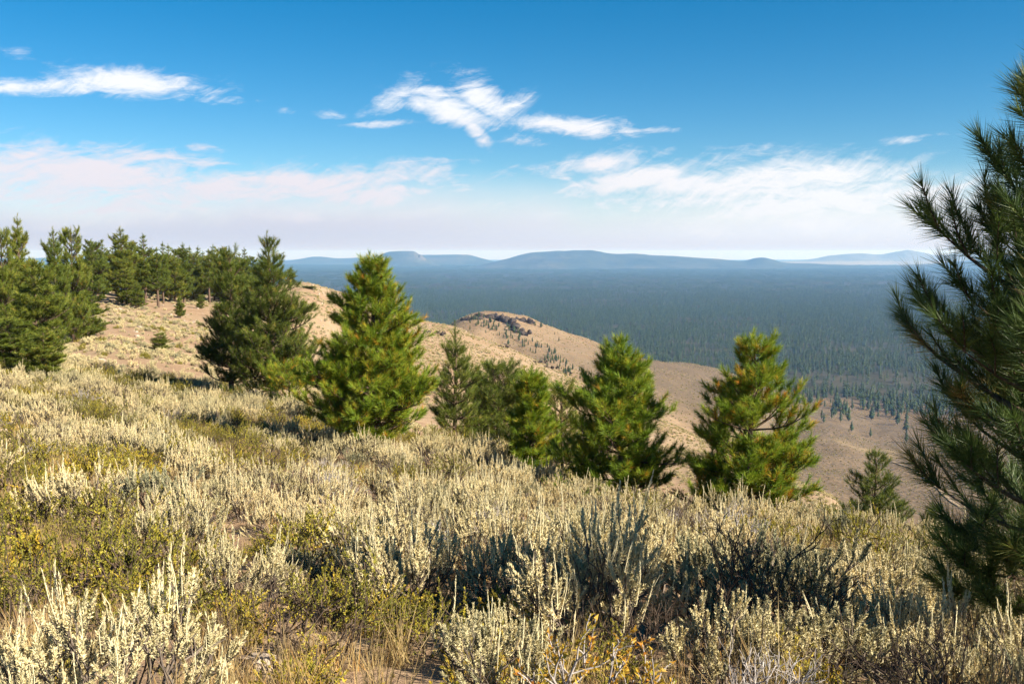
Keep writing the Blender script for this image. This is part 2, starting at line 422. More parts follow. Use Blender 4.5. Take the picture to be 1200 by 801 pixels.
V = np.stack([GX, GY, Z], -1).reshape(-1, 3)
nr = len(rs); na = len(azs)
ii, jj = np.meshgrid(np.arange(na - 1), np.arange(nr - 1), indexing='ij')
q = np.stack([ii * nr + jj, (ii + 1) * nr + jj, (ii + 1) * nr + jj + 1, ii * nr + jj + 1], -1).reshape(-1, 4)
V = np.concatenate([V, [[0, 0, -1.72]]]); c0 = len(V) - 1
fan = np.array([[c0, (i + 1) * nr, i * nr] for i in range(na - 1)])
# what grows where: sage flat, forest floor, meadow
gx, gy, gz = V[:, 0], V[:, 1], V[:, 2]
gr = np.hypot(gx, gy); gpx = CX + F * gx / np.maximum(gy, 1e-3)
edge = fbm(gx, gy, 160., 3)
sage_w = np.clip((gr - 420 + edge * 90) / 120, 0, 1) * np.clip((-gz - 62 + edge * 25) / 45, .25, 1)
forest_w = np.clip((gr - np.interp(gpx, [700, 860, 930, 1110, 1200], [1250, 1500, 1420, 1330, 1330]) + edge * 260) / 120, 0, 1)
mc = hit(1040, 531, 400); mead = np.exp(-(((gx - mc.x - (gy - mc.y) * -.2) / 62) ** 2 + ((gy - mc.y) / 34) ** 2) ** 1.4)
zone = np.stack([sage_w, forest_w, mead], -1)

m = new_mat('ground_soil'); M['ground'] = m
pos = geo_pos(); za = attr_node('zone'); zs = E.nt.nodes.new('ShaderNodeSeparateXYZ'); E.nt.links.new(za.outputs['Vector'], zs.inputs[0])
big = noise(pos, .035, 6, .6); mid_ = noise(pos, .5, 5, .6); peb = noise(pos, 28, 4, .7); tiny = noise(pos, 4, 5, .65)
soil = ramp(mid_ * .6 + tiny * .4, [(.3, (.19, .120, .072)), (.5, (.28, .185, .115)), (.72, (.37, .275, .18))])
soil = mixcol(big.smooth(.35, .65) * .6, soil, (.31, .24, .15))
soil = mixcol(peb.smooth(.55, .75) * .5, soil, (.20, .13, .09))
vo = E.nt.nodes.new('ShaderNodeTexVoronoi'); E.nt.links.new(pos, vo.inputs['Vector']); vo.inputs['Scale'].default_value = .42
far_n = E.nt.nodes.new('ShaderNodeVectorMath'); far_n.operation = 'LENGTH'; E.nt.links.new(pos, far_n.inputs[0]); dist = E(far_n.outputs['Value'])
dots = (1.0 - E(vo.outputs['Distance']).smooth(.15, .42)) * noise(pos, .06, 3).smooth(.35, .6) * dist.smooth(150, 420)
soil = mixcol(dots * .75, soil, (.17, .145, .09))
spk = noise(pos, 1.1, 3, .8).smooth(.42, .60) * noise(pos, .22, 4, .7).smooth(.36, .62) * dist.smooth(90, 300)
spk2 = noise(pos, .30, 4, .8).smooth(.44, .58) * dist.smooth(250, 600)
soil = mixcol(spk2 * .5, soil, (.15, .11, .065))
soil = mixcol(spk * .72, soil, (.155, .115, .068))
soil = mixcol(noise(pos, .025, 5, .7).smooth(.42, .62) * dist.smooth(250, 600) * .55, soil, (.21, .135, .078))
vs = E.nt.nodes.new('ShaderNodeTexVoronoi'); E.nt.links.new(pos, vs.inputs['Vector']); vs.inputs['Scale'].default_value = .33
sagec = ramp(E(vs.outputs['Distance']) * .8 + noise(pos, .02, 5) * .5, [(.25, (.050, .040, .028)), (.5, (.092, .069, .046)), (.85, (.175, .125, .080))])
sagec = mixcol(noise(pos, .008, 4).smooth(.4, .65) * .5, sagec, (.115, .088, .056))
cc = mixcol(E(zs.outputs[0]), soil, sagec)
floorc = ramp(noise(pos, .012, 5, .6), [(.35, (.028, .034, .022)), (.55, (.045, .045, .031)), (.75, (.085, .070, .048))])
cc = mixcol(E(zs.outputs[1]), cc, floorc)
cc = mixcol(E(zs.outputs[2]) * noise(pos, .06, 3).smooth(.3, .6) * .55, cc, (.26, .195, .105))
finish(m, cc, .95, .05, bump=tiny * .6 + peb * .25 + mid_ * .8, bump_d=.12)
link('ground', mesh_np('ground', V, [q[:, [0, 3, 2, 1]][:, ::-1][:, [0, 1, 2, 3]], fan], [m], None, {'zone': zone}, True), kind='structure')

# faint vehicle track across the sage flat
m = new_mat('track_dirt'); M['track'] = finish(m, ramp(noise(geo_pos(), .3, 4), [(.3, (.20, .15, .10)), (.7, (.30, .23, .15))]), .95, .05)
tp = [(1046, 541), (1066, 548), (1084, 560), (1100, 573), (1112, 585), (1128, 596)]
P = np.array([hit(x, y, 400)[:] for x, y in tp]); tq = np.linspace(0, len(tp) - 1, 60)
cx_, cy_ = pchip(np.arange(len(tp)), P[:, 0], tq), pchip(np.arange(len(tp)), P[:, 1], tq)
tan = unit(np.stack([np.gradient(cx_), np.gradient(cy_)], 1)); nrm = np.stack([-tan[:, 1], tan[:, 0]], 1)
rows = []
for k in (-1.1, 1.1):
    x, y = cx_ + nrm[:, 0] * k, cy_ + nrm[:, 1] * k; rows.append(np.stack([x, y, ground(x, y) + .5], 1))
i = np.arange(59)
link('dirt_track', mesh_np('dirt_track', np.concatenate(rows), [np.stack([i, i + 60, i + 61, i + 1], 1)], [M['track']]), kind='structure')

# ------------------------------------------------------------------ far hills, 12 to 26 km away
def forest_slope(name, stops, sc):
    m = new_mat(name); n1 = noise(geo_pos(), sc, 8, .65); return finish(m, ramp(n1, stops), .95, .05, bump=n1, bump_d=60)
M['hill'] = forest_slope('wooded_hillside', [(.35, (.020, .030, .020)), (.55, (.042, .050, .032)), (.75, (.10, .085, .06))], .0016)
M['palehill'] = forest_slope('haze_paled_hill', [(.35, (.085, .085, .08)), (.7, (.14, .135, .125))], .0008)  # extra haze over the farthest ridge, put into its colour as paleness
M['playa'] = forest_slope('dry_lake_bed', [(.3, (.17, .165, .155)), (.7, (.23, .225, .21))], .0005)

M['scar'] = forest_slope('bare_scree', [(.35, (.06, .055, .045)), (.7, (.11, .10, .08))], .01)

def far_hill(name, prof, Y, depth, mat, label_seed, base=-215, rough=1.0):
    """prof: (px, py) of the skyline at distance Y"""
    px = np.array([p[0] for p in prof], float); py = np.array([p[1] for p in prof], float)
    n = max(60, int((px[-1] - px[0]) * 1.2)); xq = np.linspace(px[0], px[-1], n)
    top = pchip(px, py, xq) + .9 * fbm(xq, xq * 0 + Y * .01, 26., 5) * np.clip((py.max() - pchip(px, py, xq)) / 6, 0, 1)
    zt_ = np.array([zt(a, b, Y) for a, b in zip(xq, top)]); xw = np.array([at(a, b, Y).x for a, b in zip(xq, top)])
    t = np.linspace(-1, 1, 49)
    prof_t = np.where(t < 0, np.clip(1 - np.abs(t), 0, 1) ** 1.15, np.clip(1 - t, 0, 1) ** 1.0)
    X = xw[:, None] * (1 + t[None] * depth / Y); Yg = np.full((n, 1), Y) + t[None] * depth * (1 + .15 * fbm(xw, xw * .3, 1800.)[:, None])
    rel = np.maximum(zt_ - base, 0)[:, None]
    rid = 1 - np.abs(fbm(X, Yg * .35, 1100., 5)) * 1.9 * np.clip(1.08 - prof_t[None], 0, 1) * rough
    Zg = base + rel * prof_t[None] * rid
    Zg = np.where(t[None] > 0, Zg, Zg)
    Vh = np.stack([X, Yg, Zg], -1).reshape(-1, 3); k = len(t)
    a, b = np.meshgrid(np.arange(n - 1), np.arange(k - 1), indexing='ij')
    qq = np.stack([a * k + b, (a + 1) * k + b, (a + 1) * k + b + 1, a * k + b + 1], -1).reshape(-1, 4)
    return link(name, mesh_np(name, Vh, [qq], [mat], None, None, True), kind='structure')

far_hill('low_hills', [(240, 320), (300, 309), (335, 305), (352, 303), (374, 300.5), (395, 302), (420, 301.5), (450, 304), (480, 313)], 19000, 1500, M['hill'], 1)
far_hill('mesa', [(424, 313), (436, 306), (446, 299), (457, 294.5), (470, 294), (484, 294.5), (492, 299), (500, 303), (512, 309), (522, 315)], 15500, 1100, M['hill'], 2, rough=.5)
far_hill('pale_scar', [(486, 307), (489, 302), (492, 298.5), (495, 300), (499, 304), (503, 308)], 15300, 300, M['scar'], 8)
far_hill('bench_hill', [(470, 306), (488, 298.5), (520, 297.5), (548, 298), (560, 301), (578, 306), (600, 314)], 17000, 1300, M['hill'], 3)
far_hill('dome_hill', [(545, 314), (575, 307), (596, 302), (612, 297), (630, 294.2), (660, 294), (676, 293), (690, 292.6), (702, 294), (712, 296), (740, 297), (770, 299), (800, 300.5), (840, 303), (872, 305), (884, 302.5), (894, 301.5), (906, 304), (916, 306.5), (935, 308), (955, 308.5), (975, 310), (1010, 311), (1060, 310), (1090, 309), (1120, 306), (1160, 303), (1240, 300), (1400, 306), (1520, 318)], 14000, 2000, M['hill'], 4)
far_hill('pale_ridge', [(905, 312), (925, 306), (950, 303.5), (975, 299), (1000, 296.5), (1030, 297.5), (1052, 294), (1064, 292.5), (1080, 294.5), (1100, 298), (1130, 296), (1200, 300), (1330, 312)], 20500, 1400, M['palehill'], 5)
far_hill('dry_lake', [(840, 312), (900, 307), (960, 306.2), (1020, 306), (1080, 306.2), (1140, 308), (1200, 312)], 17500, 1500, M['playa'], 6, rough=.1)
far_hill('west_hills', [(-700, 312), (-500, 300), (-300, 305), (-150, 298), (0, 303), (120, 300), (220, 304), (300, 314)], 20000, 1800, M['hill'], 7)

# ------------------------------------------------------------------ haze
m = bpy.data.materials.new('air_haze'); m.use_nodes = True; hn = m.node_tree; hn.nodes.clear()
pv = hn.nodes.new('ShaderNodeVolumePrincipled'); ho = hn.nodes.new('ShaderNodeOutputMaterial')
pv.inputs['Color'].default_value = (.22, .49, 1.0, 1); pv.inputs['Absorption Color'].default_value = (1, 1, 1, 1); pv.inputs['Density'].default_value = 5.7e-5; pv.inputs['Anisotropy'].default_value = .1
hn.links.new(pv.outputs[0], ho.inputs['Volume'])
HB, HT, HW = -255.0, 92.0, 36000.0
bv = np.array([[x, y, z] for z in (HB, HT) for y in (-HW, HW) for x in (-HW, HW)])
link('haze', mesh_np('haze', bv, [np.array([[0, 2, 3, 1], [4, 5, 7, 6], [0, 1, 5, 4], [2, 6, 7, 3], [0, 4, 6, 2], [1, 3, 7, 5]])], [m]), kind='stuff')

# ------------------------------------------------------------------ scattering as instances (stuff)
def scatter(name, pts, rot, scl, idx, variants, label=None):
    coll = bpy.data.collections.new(name + '_kinds')
    for i, (nm, me) in enumerate(variants): coll.objects.link(bpy.data.objects.new('%02d_%s' % (i, nm), me))
    me = bpy.data.meshes.new(name); me.vertices.add(len(pts)); me.vertices.foreach_set('co', np.asarray(pts, np.float32).ravel())
    rv = np.zeros((len(pts), 3), np.float32) if np.ndim(rot) == 1 else np.asarray(rot, np.float32)
    if np.ndim(rot) == 1: rv[:, 2] = rot
    me.attributes.new('rot', 'FLOAT_VECTOR', 'POINT').data.foreach_set('vector', rv.ravel())
    sc = np.asarray(scl, np.float32)
    if sc.ndim == 1: sc = np.repeat(sc[:, None], 3, 1)
    me.attributes.new('scl', 'FLOAT_VECTOR', 'POINT').data.foreach_set('vector', np.ascontiguousarray(sc).ravel())
    me.attributes.new('idx', 'INT', 'POINT').data.foreach_set('value', np.asarray(idx, np.int32))
    o = link(name, me, kind='stuff', label=label)
    g = bpy.data.node_groups.new(name + '_nodes', 'GeometryNodeTree')
    g.interface.new_socket('Geometry', in_out='INPUT', socket_type='NodeSocketGeometry')
    g.interface.new_socket('Geometry', in_out='OUTPUT', socket_type='NodeSocketGeometry')
    gi = g.nodes.new('NodeGroupInput'); go = g.nodes.new('NodeGroupOutput'); iop = g.nodes.new('GeometryNodeInstanceOnPoints')
    ci = g.nodes.new('GeometryNodeCollectionInfo'); ci.inputs['Collection'].default_value = coll
    ci.inputs['Separate Children'].default_value = True; ci.inputs['Reset Children'].default_value = True
    def na_(t, n):
        a = g.nodes.new('GeometryNodeInputNamedAttribute'); a.data_type = t; a.inputs['Name'].default_value = n; return a.outputs['Attribute']
    g.links.new(gi.outputs[0], iop.inputs['Points']); g.links.new(ci.outputs[0], iop.inputs['Instance'])
    iop.inputs['Pick Instance'].default_value = True
    g.links.new(na_('INT', 'idx'), iop.inputs['Instance Index']); g.links.new(na_('FLOAT_VECTOR', 'rot'), iop.inputs['Rotation']); g.links.new(na_('FLOAT_VECTOR', 'scl'), iop.inputs['Scale'])
    g.links.new(iop.outputs[0], go.inputs[0])
    md = o.modifiers.new('scatter', 'NODES'); md.node_group = g
    return o

# ------------------------------------------------------------------ pines
def pine_data(seed, h, Rr, base=.08, gap=.27, nb=5, L=.160, w=.0085, n=46, tgap=.15, axial=.19, up=(4, 42), yellow=.05, trunk_r=None, light=.5, low=.62, peak=.25, lean=(0, 0), twig=.45, irregular=.2, round_=.8, leader2=None):
    rng = np.random.default_rng(seed); sf = max(1.0, tgap / .17)
    segs, P, D, SH = [], [], [], []
    r0 = trunk_r or h * .017 + .015
    K = 14; tz = np.linspace(0, 1, K + 1)
    wob = np.cumsum(rng.normal(size=(K + 1, 2)) * .012 * h, 0) * .35
    tr = np.stack([wob[:, 0] + lean[0] * tz * h, wob[:, 1] + lean[1] * tz * h, tz * h], 1)
    rad = r0 * (1 - tz) ** .85 + .008
    for k in range(K): segs.append((*tr[k], *tr[k + 1], rad[k], rad[k + 1]))
    def tpos(t): return np.array([np.interp(t, tz, tr[:, c]) for c in range(3)])
    def add(p, d, inner):
        s = light + rng.normal() * .15
        if inner and rng.random() < yellow * 4: s = .86 + rng.random() * .14
        elif rng.random() < yellow: s = .84 + rng.random() * .12
        P.append(p); D.append(d); SH.append(min(max(s, 0), 1))
    def shoot(p, d, ln, r, level, inner):
        """a branchlet that carries tufts and bends up"""
        ns = max(2, int(ln / (tgap * 1.0)) + 1); st = ln / ns; q = p.copy(); dd = d.copy()
        for k in range(ns):
            dd = dd + np.array([0, 0, .20]) + rng.normal(size=3) * .10; dd /= np.linalg.norm(dd)
            q2 = q + dd * st
            segs.append((*q, *q2, r * (1 - k / ns * .6), r * (1 - (k + 1) / ns * .6)))
            if k >= ns * .3 or ns <= 2: add(q2, dd, inner and k < ns * .7)
            if level == 0 and ln > .45 and k >= 1 and rng.random() < .75:
                sd = np.cross(dd, [0, 0, 1.]); sd *= (1 if k % 2 else -1) / (np.linalg.norm(sd) + 1e-6)
                shoot(q2, dd * .7 + sd * .75 + np.array([0, 0, .15]), ln * (.25 + .2 * rng.random()), r * .6, 1, inner)
            q = q2
    def tree(t0, t1, origin, scale):
        z = t0 * h
        while z < t1 * h:
            t = z / h
            prof = (low + (1 - low) / peak * t) if t < peak else ((1 - t) / (1 - peak)) ** round_
            prof = max(prof, .06)
            a0 = rng.random() * 6.28
            nbr = max(3, nb + int(rng.integers(-1, 2)) - (1 if t > .8 else 0) - (1 if t > .9 else 0)); wl = 1 + rng.normal() * irregular * .45
            for b in range(nbr):
                az = a0 + 6.283 * b / nbr + rng.normal() * .22
                ln = Rr * scale * prof * wl * (1 + rng.normal() * irregular * .7); ln = min(max(ln, .12 * sf), Rr * 1.3)
                el = R(up[0] + (up[1] - up[0]) * t ** 1.4 + rng.normal() * 7)
                d = np.array([math.cos(az) * math.cos(el), math.sin(az) * math.cos(el), math.sin(el)])
                p = tpos(t + rng.normal() * .006) + origin
                br = max(.35 * r0 * (ln / max(Rr, .1)) ** .8 * .8, .004)
                ns = max(3, int(ln / .22)); st = ln / ns; dd = d.copy()
                for k in range(ns):
                    f = (k + 1) / ns
                    dd = dd + np.array([0, 0, (-.01 if f < .5 else .10)]) + rng.normal(size=3) * .06; dd /= np.linalg.norm(dd)
                    p2 = p + dd * st
                    segs.append((*p, *p2, br * (1 - .8 * k / ns), br * (1 - .8 * (k + 1) / ns)))
                    if f > .22 and ln > .30 * sf:
                        sd = np.cross(dd, [0, 0, 1.]); sd /= np.linalg.norm(sd) + 1e-6
                        for sg in (-1, 1):
                            if rng.random() < .88:
                                tl = (twig * (1 - f) * ln + (.14 + .12 * rng.random()) * sf) * (.7 + .5 * rng.random())
                                shoot(p2, dd * (.75) + sd * sg * (.5 + .5 * rng.random()) + np.array([0, 0, .05 + .5 * rng.random()]), tl, max(br * .35, .003), 0, f < .6)
                    p = p2
                shoot(p, dd, (.16 + .1 * rng.random()) * sf * (1 if ln > .3 * sf else .6), max(br * .3, .003), 1, False)
            z += gap * (1.05 + (.30 * t if t > .6 else -.1 * t)) * (.85 + .3 * rng.random())
    tree(base, .97, np.zeros(3), 1.0)
    top = tr[-1]
    for k in range(int(.55 * sf / tgap) + 2): add(top + np.array([0, 0, .12 * sf - k * tgap * .8]), np.array([rng.normal() * .1, rng.normal() * .1, 1.]), False)
    if leader2:                                              # a second leader: (height share, azimuth degrees, reach, height)
        for (f, az, reach, hh) in leader2:
            p = tpos(f); d = np.array([math.cos(R(az)), math.sin(R(az)), .5])
            q = p + d * reach; segs.append((*p, *q, r0 * .4, r0 * .25)); q2 = q + np.array([0, 0, hh]); segs.append((*q, *q2, r0 * .25, .01))
            for k in range(int(hh / .16) + 1):
                z = q + np.array([0, 0, hh * k / (hh / .16 + 1)]); rest = 1 - k * .16 / hh
                for b in range(4):
                    a = rng.random() * 6.28; shoot(z, np.array([math.cos(a), math.sin(a), .55]), (.10 + .32 * rest) * hh * .55, .006, 1, False)
            for k in range(4): add(q2 - np.array([0, 0, k * .1]), np.array([0, 0, 1.]), False)
    P = np.array(P); segs = np.array(segs)
    k = np.clip((Rr - L * .55) / (np.percentile(np.hypot(P[:, 0], P[:, 1]), 95)), .7, 1.8)
    P[:, :2] *= k; segs[:, 0:2] *= k; segs[:, 3:5] *= k
    return segs, P, np.array(D), np.array(SH), rng

def pine_meshes(name, mat, seed, h, Rr, **kw):
    L, w, n, axial = kw.get('L', .165), kw.get('w', .0085), kw.get('n', 46), kw.get('axial', .19)
    segs, P, D, SH, rng = pine_data(seed, h, Rr, **kw)
    Vt, Ft = tubes(segs, 5)
    Vn, Fn, sh = tufts(P, D, n, L, w, axial, 12, 62, rng, SH, .06, .02)
    return (mesh_np(name + '_trunk', Vt, [Ft], [M['bark']], None, None, True), mesh_np(name + '_crown', Vn, [Fn], [mat], None, {'shade': sh}))

def pine(name, label, group, loc, mat, seed, h, Rr, cat='pine tree', rz=0, **kw):
    t, c = pine_meshes(name, mat, seed, h, Rr, **kw)
    root = link(name, None, loc=loc, label=label, category=cat, group=group); root.rotation_euler.z = rz
    link('trunk', t, root); link('crown', c, root)
    return root

def stand(px, Y, top, sink=.05):
    """foot on the ground under column px at distance Y and the height that reaches pixel row top"""
    p = at(px, 400, Y); z = float(ground(p.x, Y)) - sink
    return Vector((p.x, Y, z)), zt(px, top, Y) - z

CREST = 'young pines along the edge of the brush slope'
YOUNG = [  # px, Y, top row, half width px, seed, label, options
 (434, 24, 300, 76, 11, 'broad bright green bushy young pine, tallest on the brush crest, with a double top', dict(yellow=.0, light=.60, nb=8, gap=.18, leader2=[(.62, -20, .34, .85)], round_=.80, low=.48, base=.05, irregular=.28)),
 (728, 21.5, 397, 72, 12, 'dense conical young pine with clusters of yellow needles inside its crown', dict(yellow=.012, light=.58, nb=8, gap=.18, round_=.85, low=.6, irregular=.28)),
 (876, 20.5, 391, 80, 13, 'open branched young pine with orange needles and pale bare inner twigs, beside the valley', dict(yellow=.028, light=.60, nb=7, gap=.23, round_=.74, low=.65, irregular=.34, leader2=[(.34, 178, .62, 1.0)])),
 (622, 25, 433, 34, 14, 'small bright green rounded pine between the slim dark pine and the conical pine', dict(yellow=.0, light=.62, nb=8, gap=.19, round_=.5, low=.85, peak=.35)),
]
for px, Y, top, hw, sd, lab, kw in YOUNG:
    p, h = stand(px, Y, top)
    pine('young_pine', lab, CREST, p, M['needle'], sd, h - .05, hw / F * Y, **kw)
DARK = [
 (534, 31, 379, 34, 21, 'slim dark pine with a thin tapering top, standing just behind the brush crest', dict(round_=1.0, irregular=.35)),
 (582, 33, 433, 50, 22, 'low spreading dark pine beside the slim dark pine', dict(round_=.42, irregular=.3, low=.9, peak=.4, gap=.19, nb=9)),
 (658, 30, 446, 36, 23, 'low pine with brownish needles behind the small rounded pine', dict(round_=.45, yellow=.05, irregular=.3, low=.9, peak=.35)),
 (318, 40, 274, 50, 24, 'tall dark pine with a pointed top and bare dark trunk, taller of a close pair', dict(round_=.85, irregular=.5, base=.12, gap=.24, nb=8, n=36, light=.36)),
 (270, 43, 292, 36, 25, 'thinner dark pine close beside the taller pointed pine', dict(round_=.6, irregular=.55, base=.12, gap=.24, nb=8, n=36, light=.38)),
 (338, 36, 425, 34, 26, 'low yellowish pine at the foot of the tall pointed pine', dict(round_=.45, yellow=.05, irregular=.3, light=.62, low=.9, peak=.35)),
 (1030, 36, 526, 44, 27, 'small dark pyramid shaped pine in front of the bare valley floor', dict(round_=.9, irregular=.25, light=.42)),
 (1098, 34, 591, 24, 28, 'top of a low dark pine showing over the brush by the long needled pine', dict(round_=.5, light=.3)),
 (398, 31, 440, 34, 29, 'low dark pine tucked behind the broad bright bushy pine', dict(round_=.5, light=.35)),
]
for px, Y, top, hw, sd, lab, kw in DARK:
    p, h = stand(px, Y, top)
    kw = dict(dict(L=.17, w=.008, n=26, tgap=.18, axial=.19, gap=.25, nb=7, yellow=.02, light=.45), **kw)
    pine('dark_pine', lab, CREST, p, M['needle_dark'] if sd not in (26,) else M['needle'], sd, h - .05, hw / F * Y * 1.05, **kw)

# the pine at the frame's edge, a few steps from the viewpoint, and the one whose shade falls on the brush
p, h = stand(1231, 5.7, 48)
pine('long_needled_pine', 'near dark pine with long needles reaching in beside the viewpoint', None, p, M['needle_near'], 31, h, .94, base=.12, low=.36, peak=.42, gap=.21, nb=6, L=.165, w=.0046, n=90, tgap=.22, axial=.17, up=(6, 54), yellow=.012, light=.42, twig=.40, round_=.74)
px_ = Vector((5.7, 1.75, 0)); px_.z = float(ground(5.7, 1.75))
pine('long_needled_pine', 'pine standing just out of view whose shade falls on the nearest brush', None, px_, M['needle_near'], 32, 4.2, 1.15, base=.08, gap=.36, nb=5, L=.17, w=.006, n=26, tgap=.16, axial=.16, yellow=.01, light=.42)

# pines on the slope and skyline to the left: a few kinds, copied
def kinds(prefix, specs, mat):
    out = []
    for i, (sd, h, Rr, kw) in enumerate(specs): out.append((h, Rr, *pine_meshes('%s_%d' % (prefix, i), mat, sd, h, Rr, **kw)))
    return out
MID = kinds('slope_pine', [
 (41, 9, 1.9, dict(L=.30, w=.030, n=14, tgap=.30, axial=.22, gap=.44, nb=7, base=.10, round_=.85, irregular=.5, yellow=.01)),
 (42, 9, 1.6, dict(L=.30, w=.030, n=14, tgap=.30, axial=.22, gap=.44, nb=7, base=.22, round_=1.0, irregular=.45, yellow=.01)),
 (43, 9, 2.3, dict(L=.30, w=.030, n=14, tgap=.30, axial=.22, gap=.48, nb=7, base=.06, round_=.65, irregular=.5, yellow=.01)),
 (44, 9, 1.5, dict(L=.30, w=.030, n=14, tgap=.30, axial=.22, gap=.48, nb=7, base=.30, round_=.8, irregular=.55, yellow=.01)),
], M['needle_dark'])
rnd = random.Random(3)
def place_mid(px, Y, top, hw, k, label, group, name='slope_pine'):
    p, h = stand(px, Y, top, .1)
    kh, kr, t, c = MID[k]
    s = max(h, .5) / kh; w = hw / F * Y / kr * 1.1
    root = link(name, None, loc=p, label=label, category='pine tree', group=group)
    root.scale = (w * .88, w * .88, s * .97); root.rotation_euler.z = rnd.random() * 6.28
    link('trunk', t, root); link('crown', c, root)
LEFT = 'pines at the left end of the slope'
for px, Y, top, hw, k, lab in [
 (28, 62, 251, 27, 0, 'tall ragged pine, highest of the clump beside the bare slope'),
 (4, 52, 268, 26, 2, 'leaning bushy pine at the very edge of the clump'),
 (44, 45, 305, 40, 2, 'broad low branched pine in front of the clump'),
 (66, 70, 266, 24, 0, 'full crowned pine behind the broad low branched pine'),
 (86, 74, 266, 24, 2, 'full crowned pine overlooking the bare orange soil'),
 (14, 40, 372, 46, 2, 'low spreading pine at the foot of the clump'),
 (52, 38, 382, 30, 0, 'small bushy pine where the clump meets the brush'),
 (98, 78, 340, 30, 2, 'low sprawling pine on the orange soil below the full crowned pine'),
 (-14, 66, 258, 30, 0, 'pine cut off by the edge of the view behind the clump'),
]: place_mid(px, Y, top, hw, k, lab, LEFT)
RIDGE = 'pines standing on the skyline ridge'
ridge = [(112, 125, 281, 18, 2), (124, 140, 284, 14, 0), (145, 132, 265, 20, 0), (158, 146, 282, 15, 2), (172, 138, 273, 15, 1), (187, 132, 290, 13, 3), (199, 160, 286, 13, 1),
         (206, 150, 296, 14, 0), (217, 152, 284, 13, 0), (228, 160, 296, 13, 2), (236, 165, 288, 12, 1), (247, 158, 292, 12, 3), (253, 170, 286, 12, 0), (264, 172, 289, 13, 2),
         (277, 180, 294, 12, 0), (288, 175, 290, 12, 1), (297, 185, 300, 12, 2), (135, 160, 289, 14, 3), (165, 168, 287, 13, 0), (180, 172, 292, 14, 2), (240, 180, 294, 14, 0), (212, 175, 290, 14, 2), (108, 165, 288, 14, 0), (306, 190, 303, 12, 0), (258, 178, 300, 15, 2), (194, 178, 298, 15, 2), (118, 150, 286, 12, 1), (151, 158, 278, 12, 1), (193, 142, 283, 11, 1), (224, 168, 288, 11, 1), (270, 165, 291, 10, 1), (282, 168, 296, 11, 3)]
rl = {(145, 132): 'tallest pine on the skyline ridge, with a narrow pointed top', (187, 132): 'ridge pine with a long bare reddish trunk', (172, 138): 'slender ridge pine beside the tallest one',
      (217, 152): 'pointed ridge pine standing clear in the middle of the row', (112, 125): 'round topped ridge pine next to the left clump', (288, 175): 'ridge pine directly behind the dark pair of pines', (253, 170): 'pointed ridge pine just short of the dark pair of pines'}
for px, Y, top, hw, k in ridge:
    place_mid(px, Y, top, hw * 1.15, k, rl.get((px, Y), 'dark green pine crowded in the row on the skyline ridge'), RIDGE, 'ridge_pine')
for px, Y, top, hw, k, lab in [
 (150, 128, 314, 13, 2, 'short very dark bushy pine in front of the tallest ridge pine'), (163, 126, 330, 10, 0, 'short green pine at the foot of the ridge row'),
 (212, 122, 346, 7, 0, 'tiny cone shaped pine alone near the top of the bare slope'), (187, 72, 390, 13, 2, 'small lone pine halfway down the bare slope'),
 (236, 140, 345, 6, 2, 'tiny bushy pine at the top of the bare slope beside the ridge row'), (342, 225, 313, 8, 0, 'small pine on the ridge just past the tall pointed pine'),
 (361, 215, 335, 13, 2, 'low wide pine on the tan ridge behind the tall pointed pine'), (384, 200, 352, 7, 2, 'tiny pine on the tan ridge beside the broad bright pine'),
]: place_mid(px, Y, top, hw, k, lab, 'scattered pines on the bare slope')

# far conifers: crater hill and the edge of the forest
def far_conifer(seed, h, r, layers, per, trunk=True):
    rng = np.random.default_rng(seed); Vv, Ff, sh = [], [], []
    for l in range(layers):
        t = (l + .2) / layers
        for b in range(per):
            a = 6.283 * (b + rng.random()) / per
            z = h * (.16 + .82 * t) + rng.normal() * h * .03; ln = r * min(1, .45 + 2.2 * t) * (1 - t) ** .62 * (.6 + .75 * rng.random()) + r * .05
            d = np.array([math.cos(a), math.sin(a), -.25 - .3 * rng.random()]); s = np.array([-math.sin(a), math.cos(a), 0]) * ln * .42
            c = np.array([0, 0, z]); k = len(Vv)
            Vv += [c + np.array([0, 0, h * .06]), c + d * ln - s, c + d * ln * 1.15, c + d * ln + s]; Ff += [(k, k + 1, k + 2), (k, k + 2, k + 3)]
            sh += [min(max(.5 + rng.normal() * .2, 0), 1)] * 4
    if trunk:
        k = len(Vv); w = r * .07
        Vv += [np.array([x, y, z]) for z, q in ((0, w), (h * .9, w * .3)) for x, y in ((-q, -q), (q, -q), (q, q), (-q, q))]
        sh += [.0] * 8; quad = [(k, k + 1, k + 5, k + 4), (k + 1, k + 2, k + 6, k + 5), (k + 2, k + 3, k + 7, k + 6), (k + 3, k, k + 4, k + 7)]
        for a, b, c, d in quad: Ff += [(a, b, c), (a, c, d)]
    return np.array(Vv), np.array(Ff), np.array(sh)
FAR = []
for i, (h, r) in enumerate(((15, 2.6), (15, 2.1), (15, 3.1), (15, 2.4))):
    v, f, s = far_conifer(60 + i, h, r, 11, 8); FAR.append(mesh_np('valley_conifer_%d' % i, v, [f], [M['needle_far']], None, {'shade': s}))
def place_far(px, py, hpx, y0, label, group, k, name):
    p = hit(px, py, y0); h = hpx / F * p.y
    o = link(name, FAR[k], loc=(p.x, p.y, p.z - .3), label=label, category='conifer', group=group)
    s = h / 15; o.scale = (s * rnd.uniform(.85, 1.25),) * 2 + (s,); o.rotation_euler.z = rnd.random() * 6.28
rnd = random.Random(8)
line = [(548, 377), (565, 376), (580, 381), (596, 388), (612, 397), (630, 410), (645, 420), (660, 432), (672, 441)]
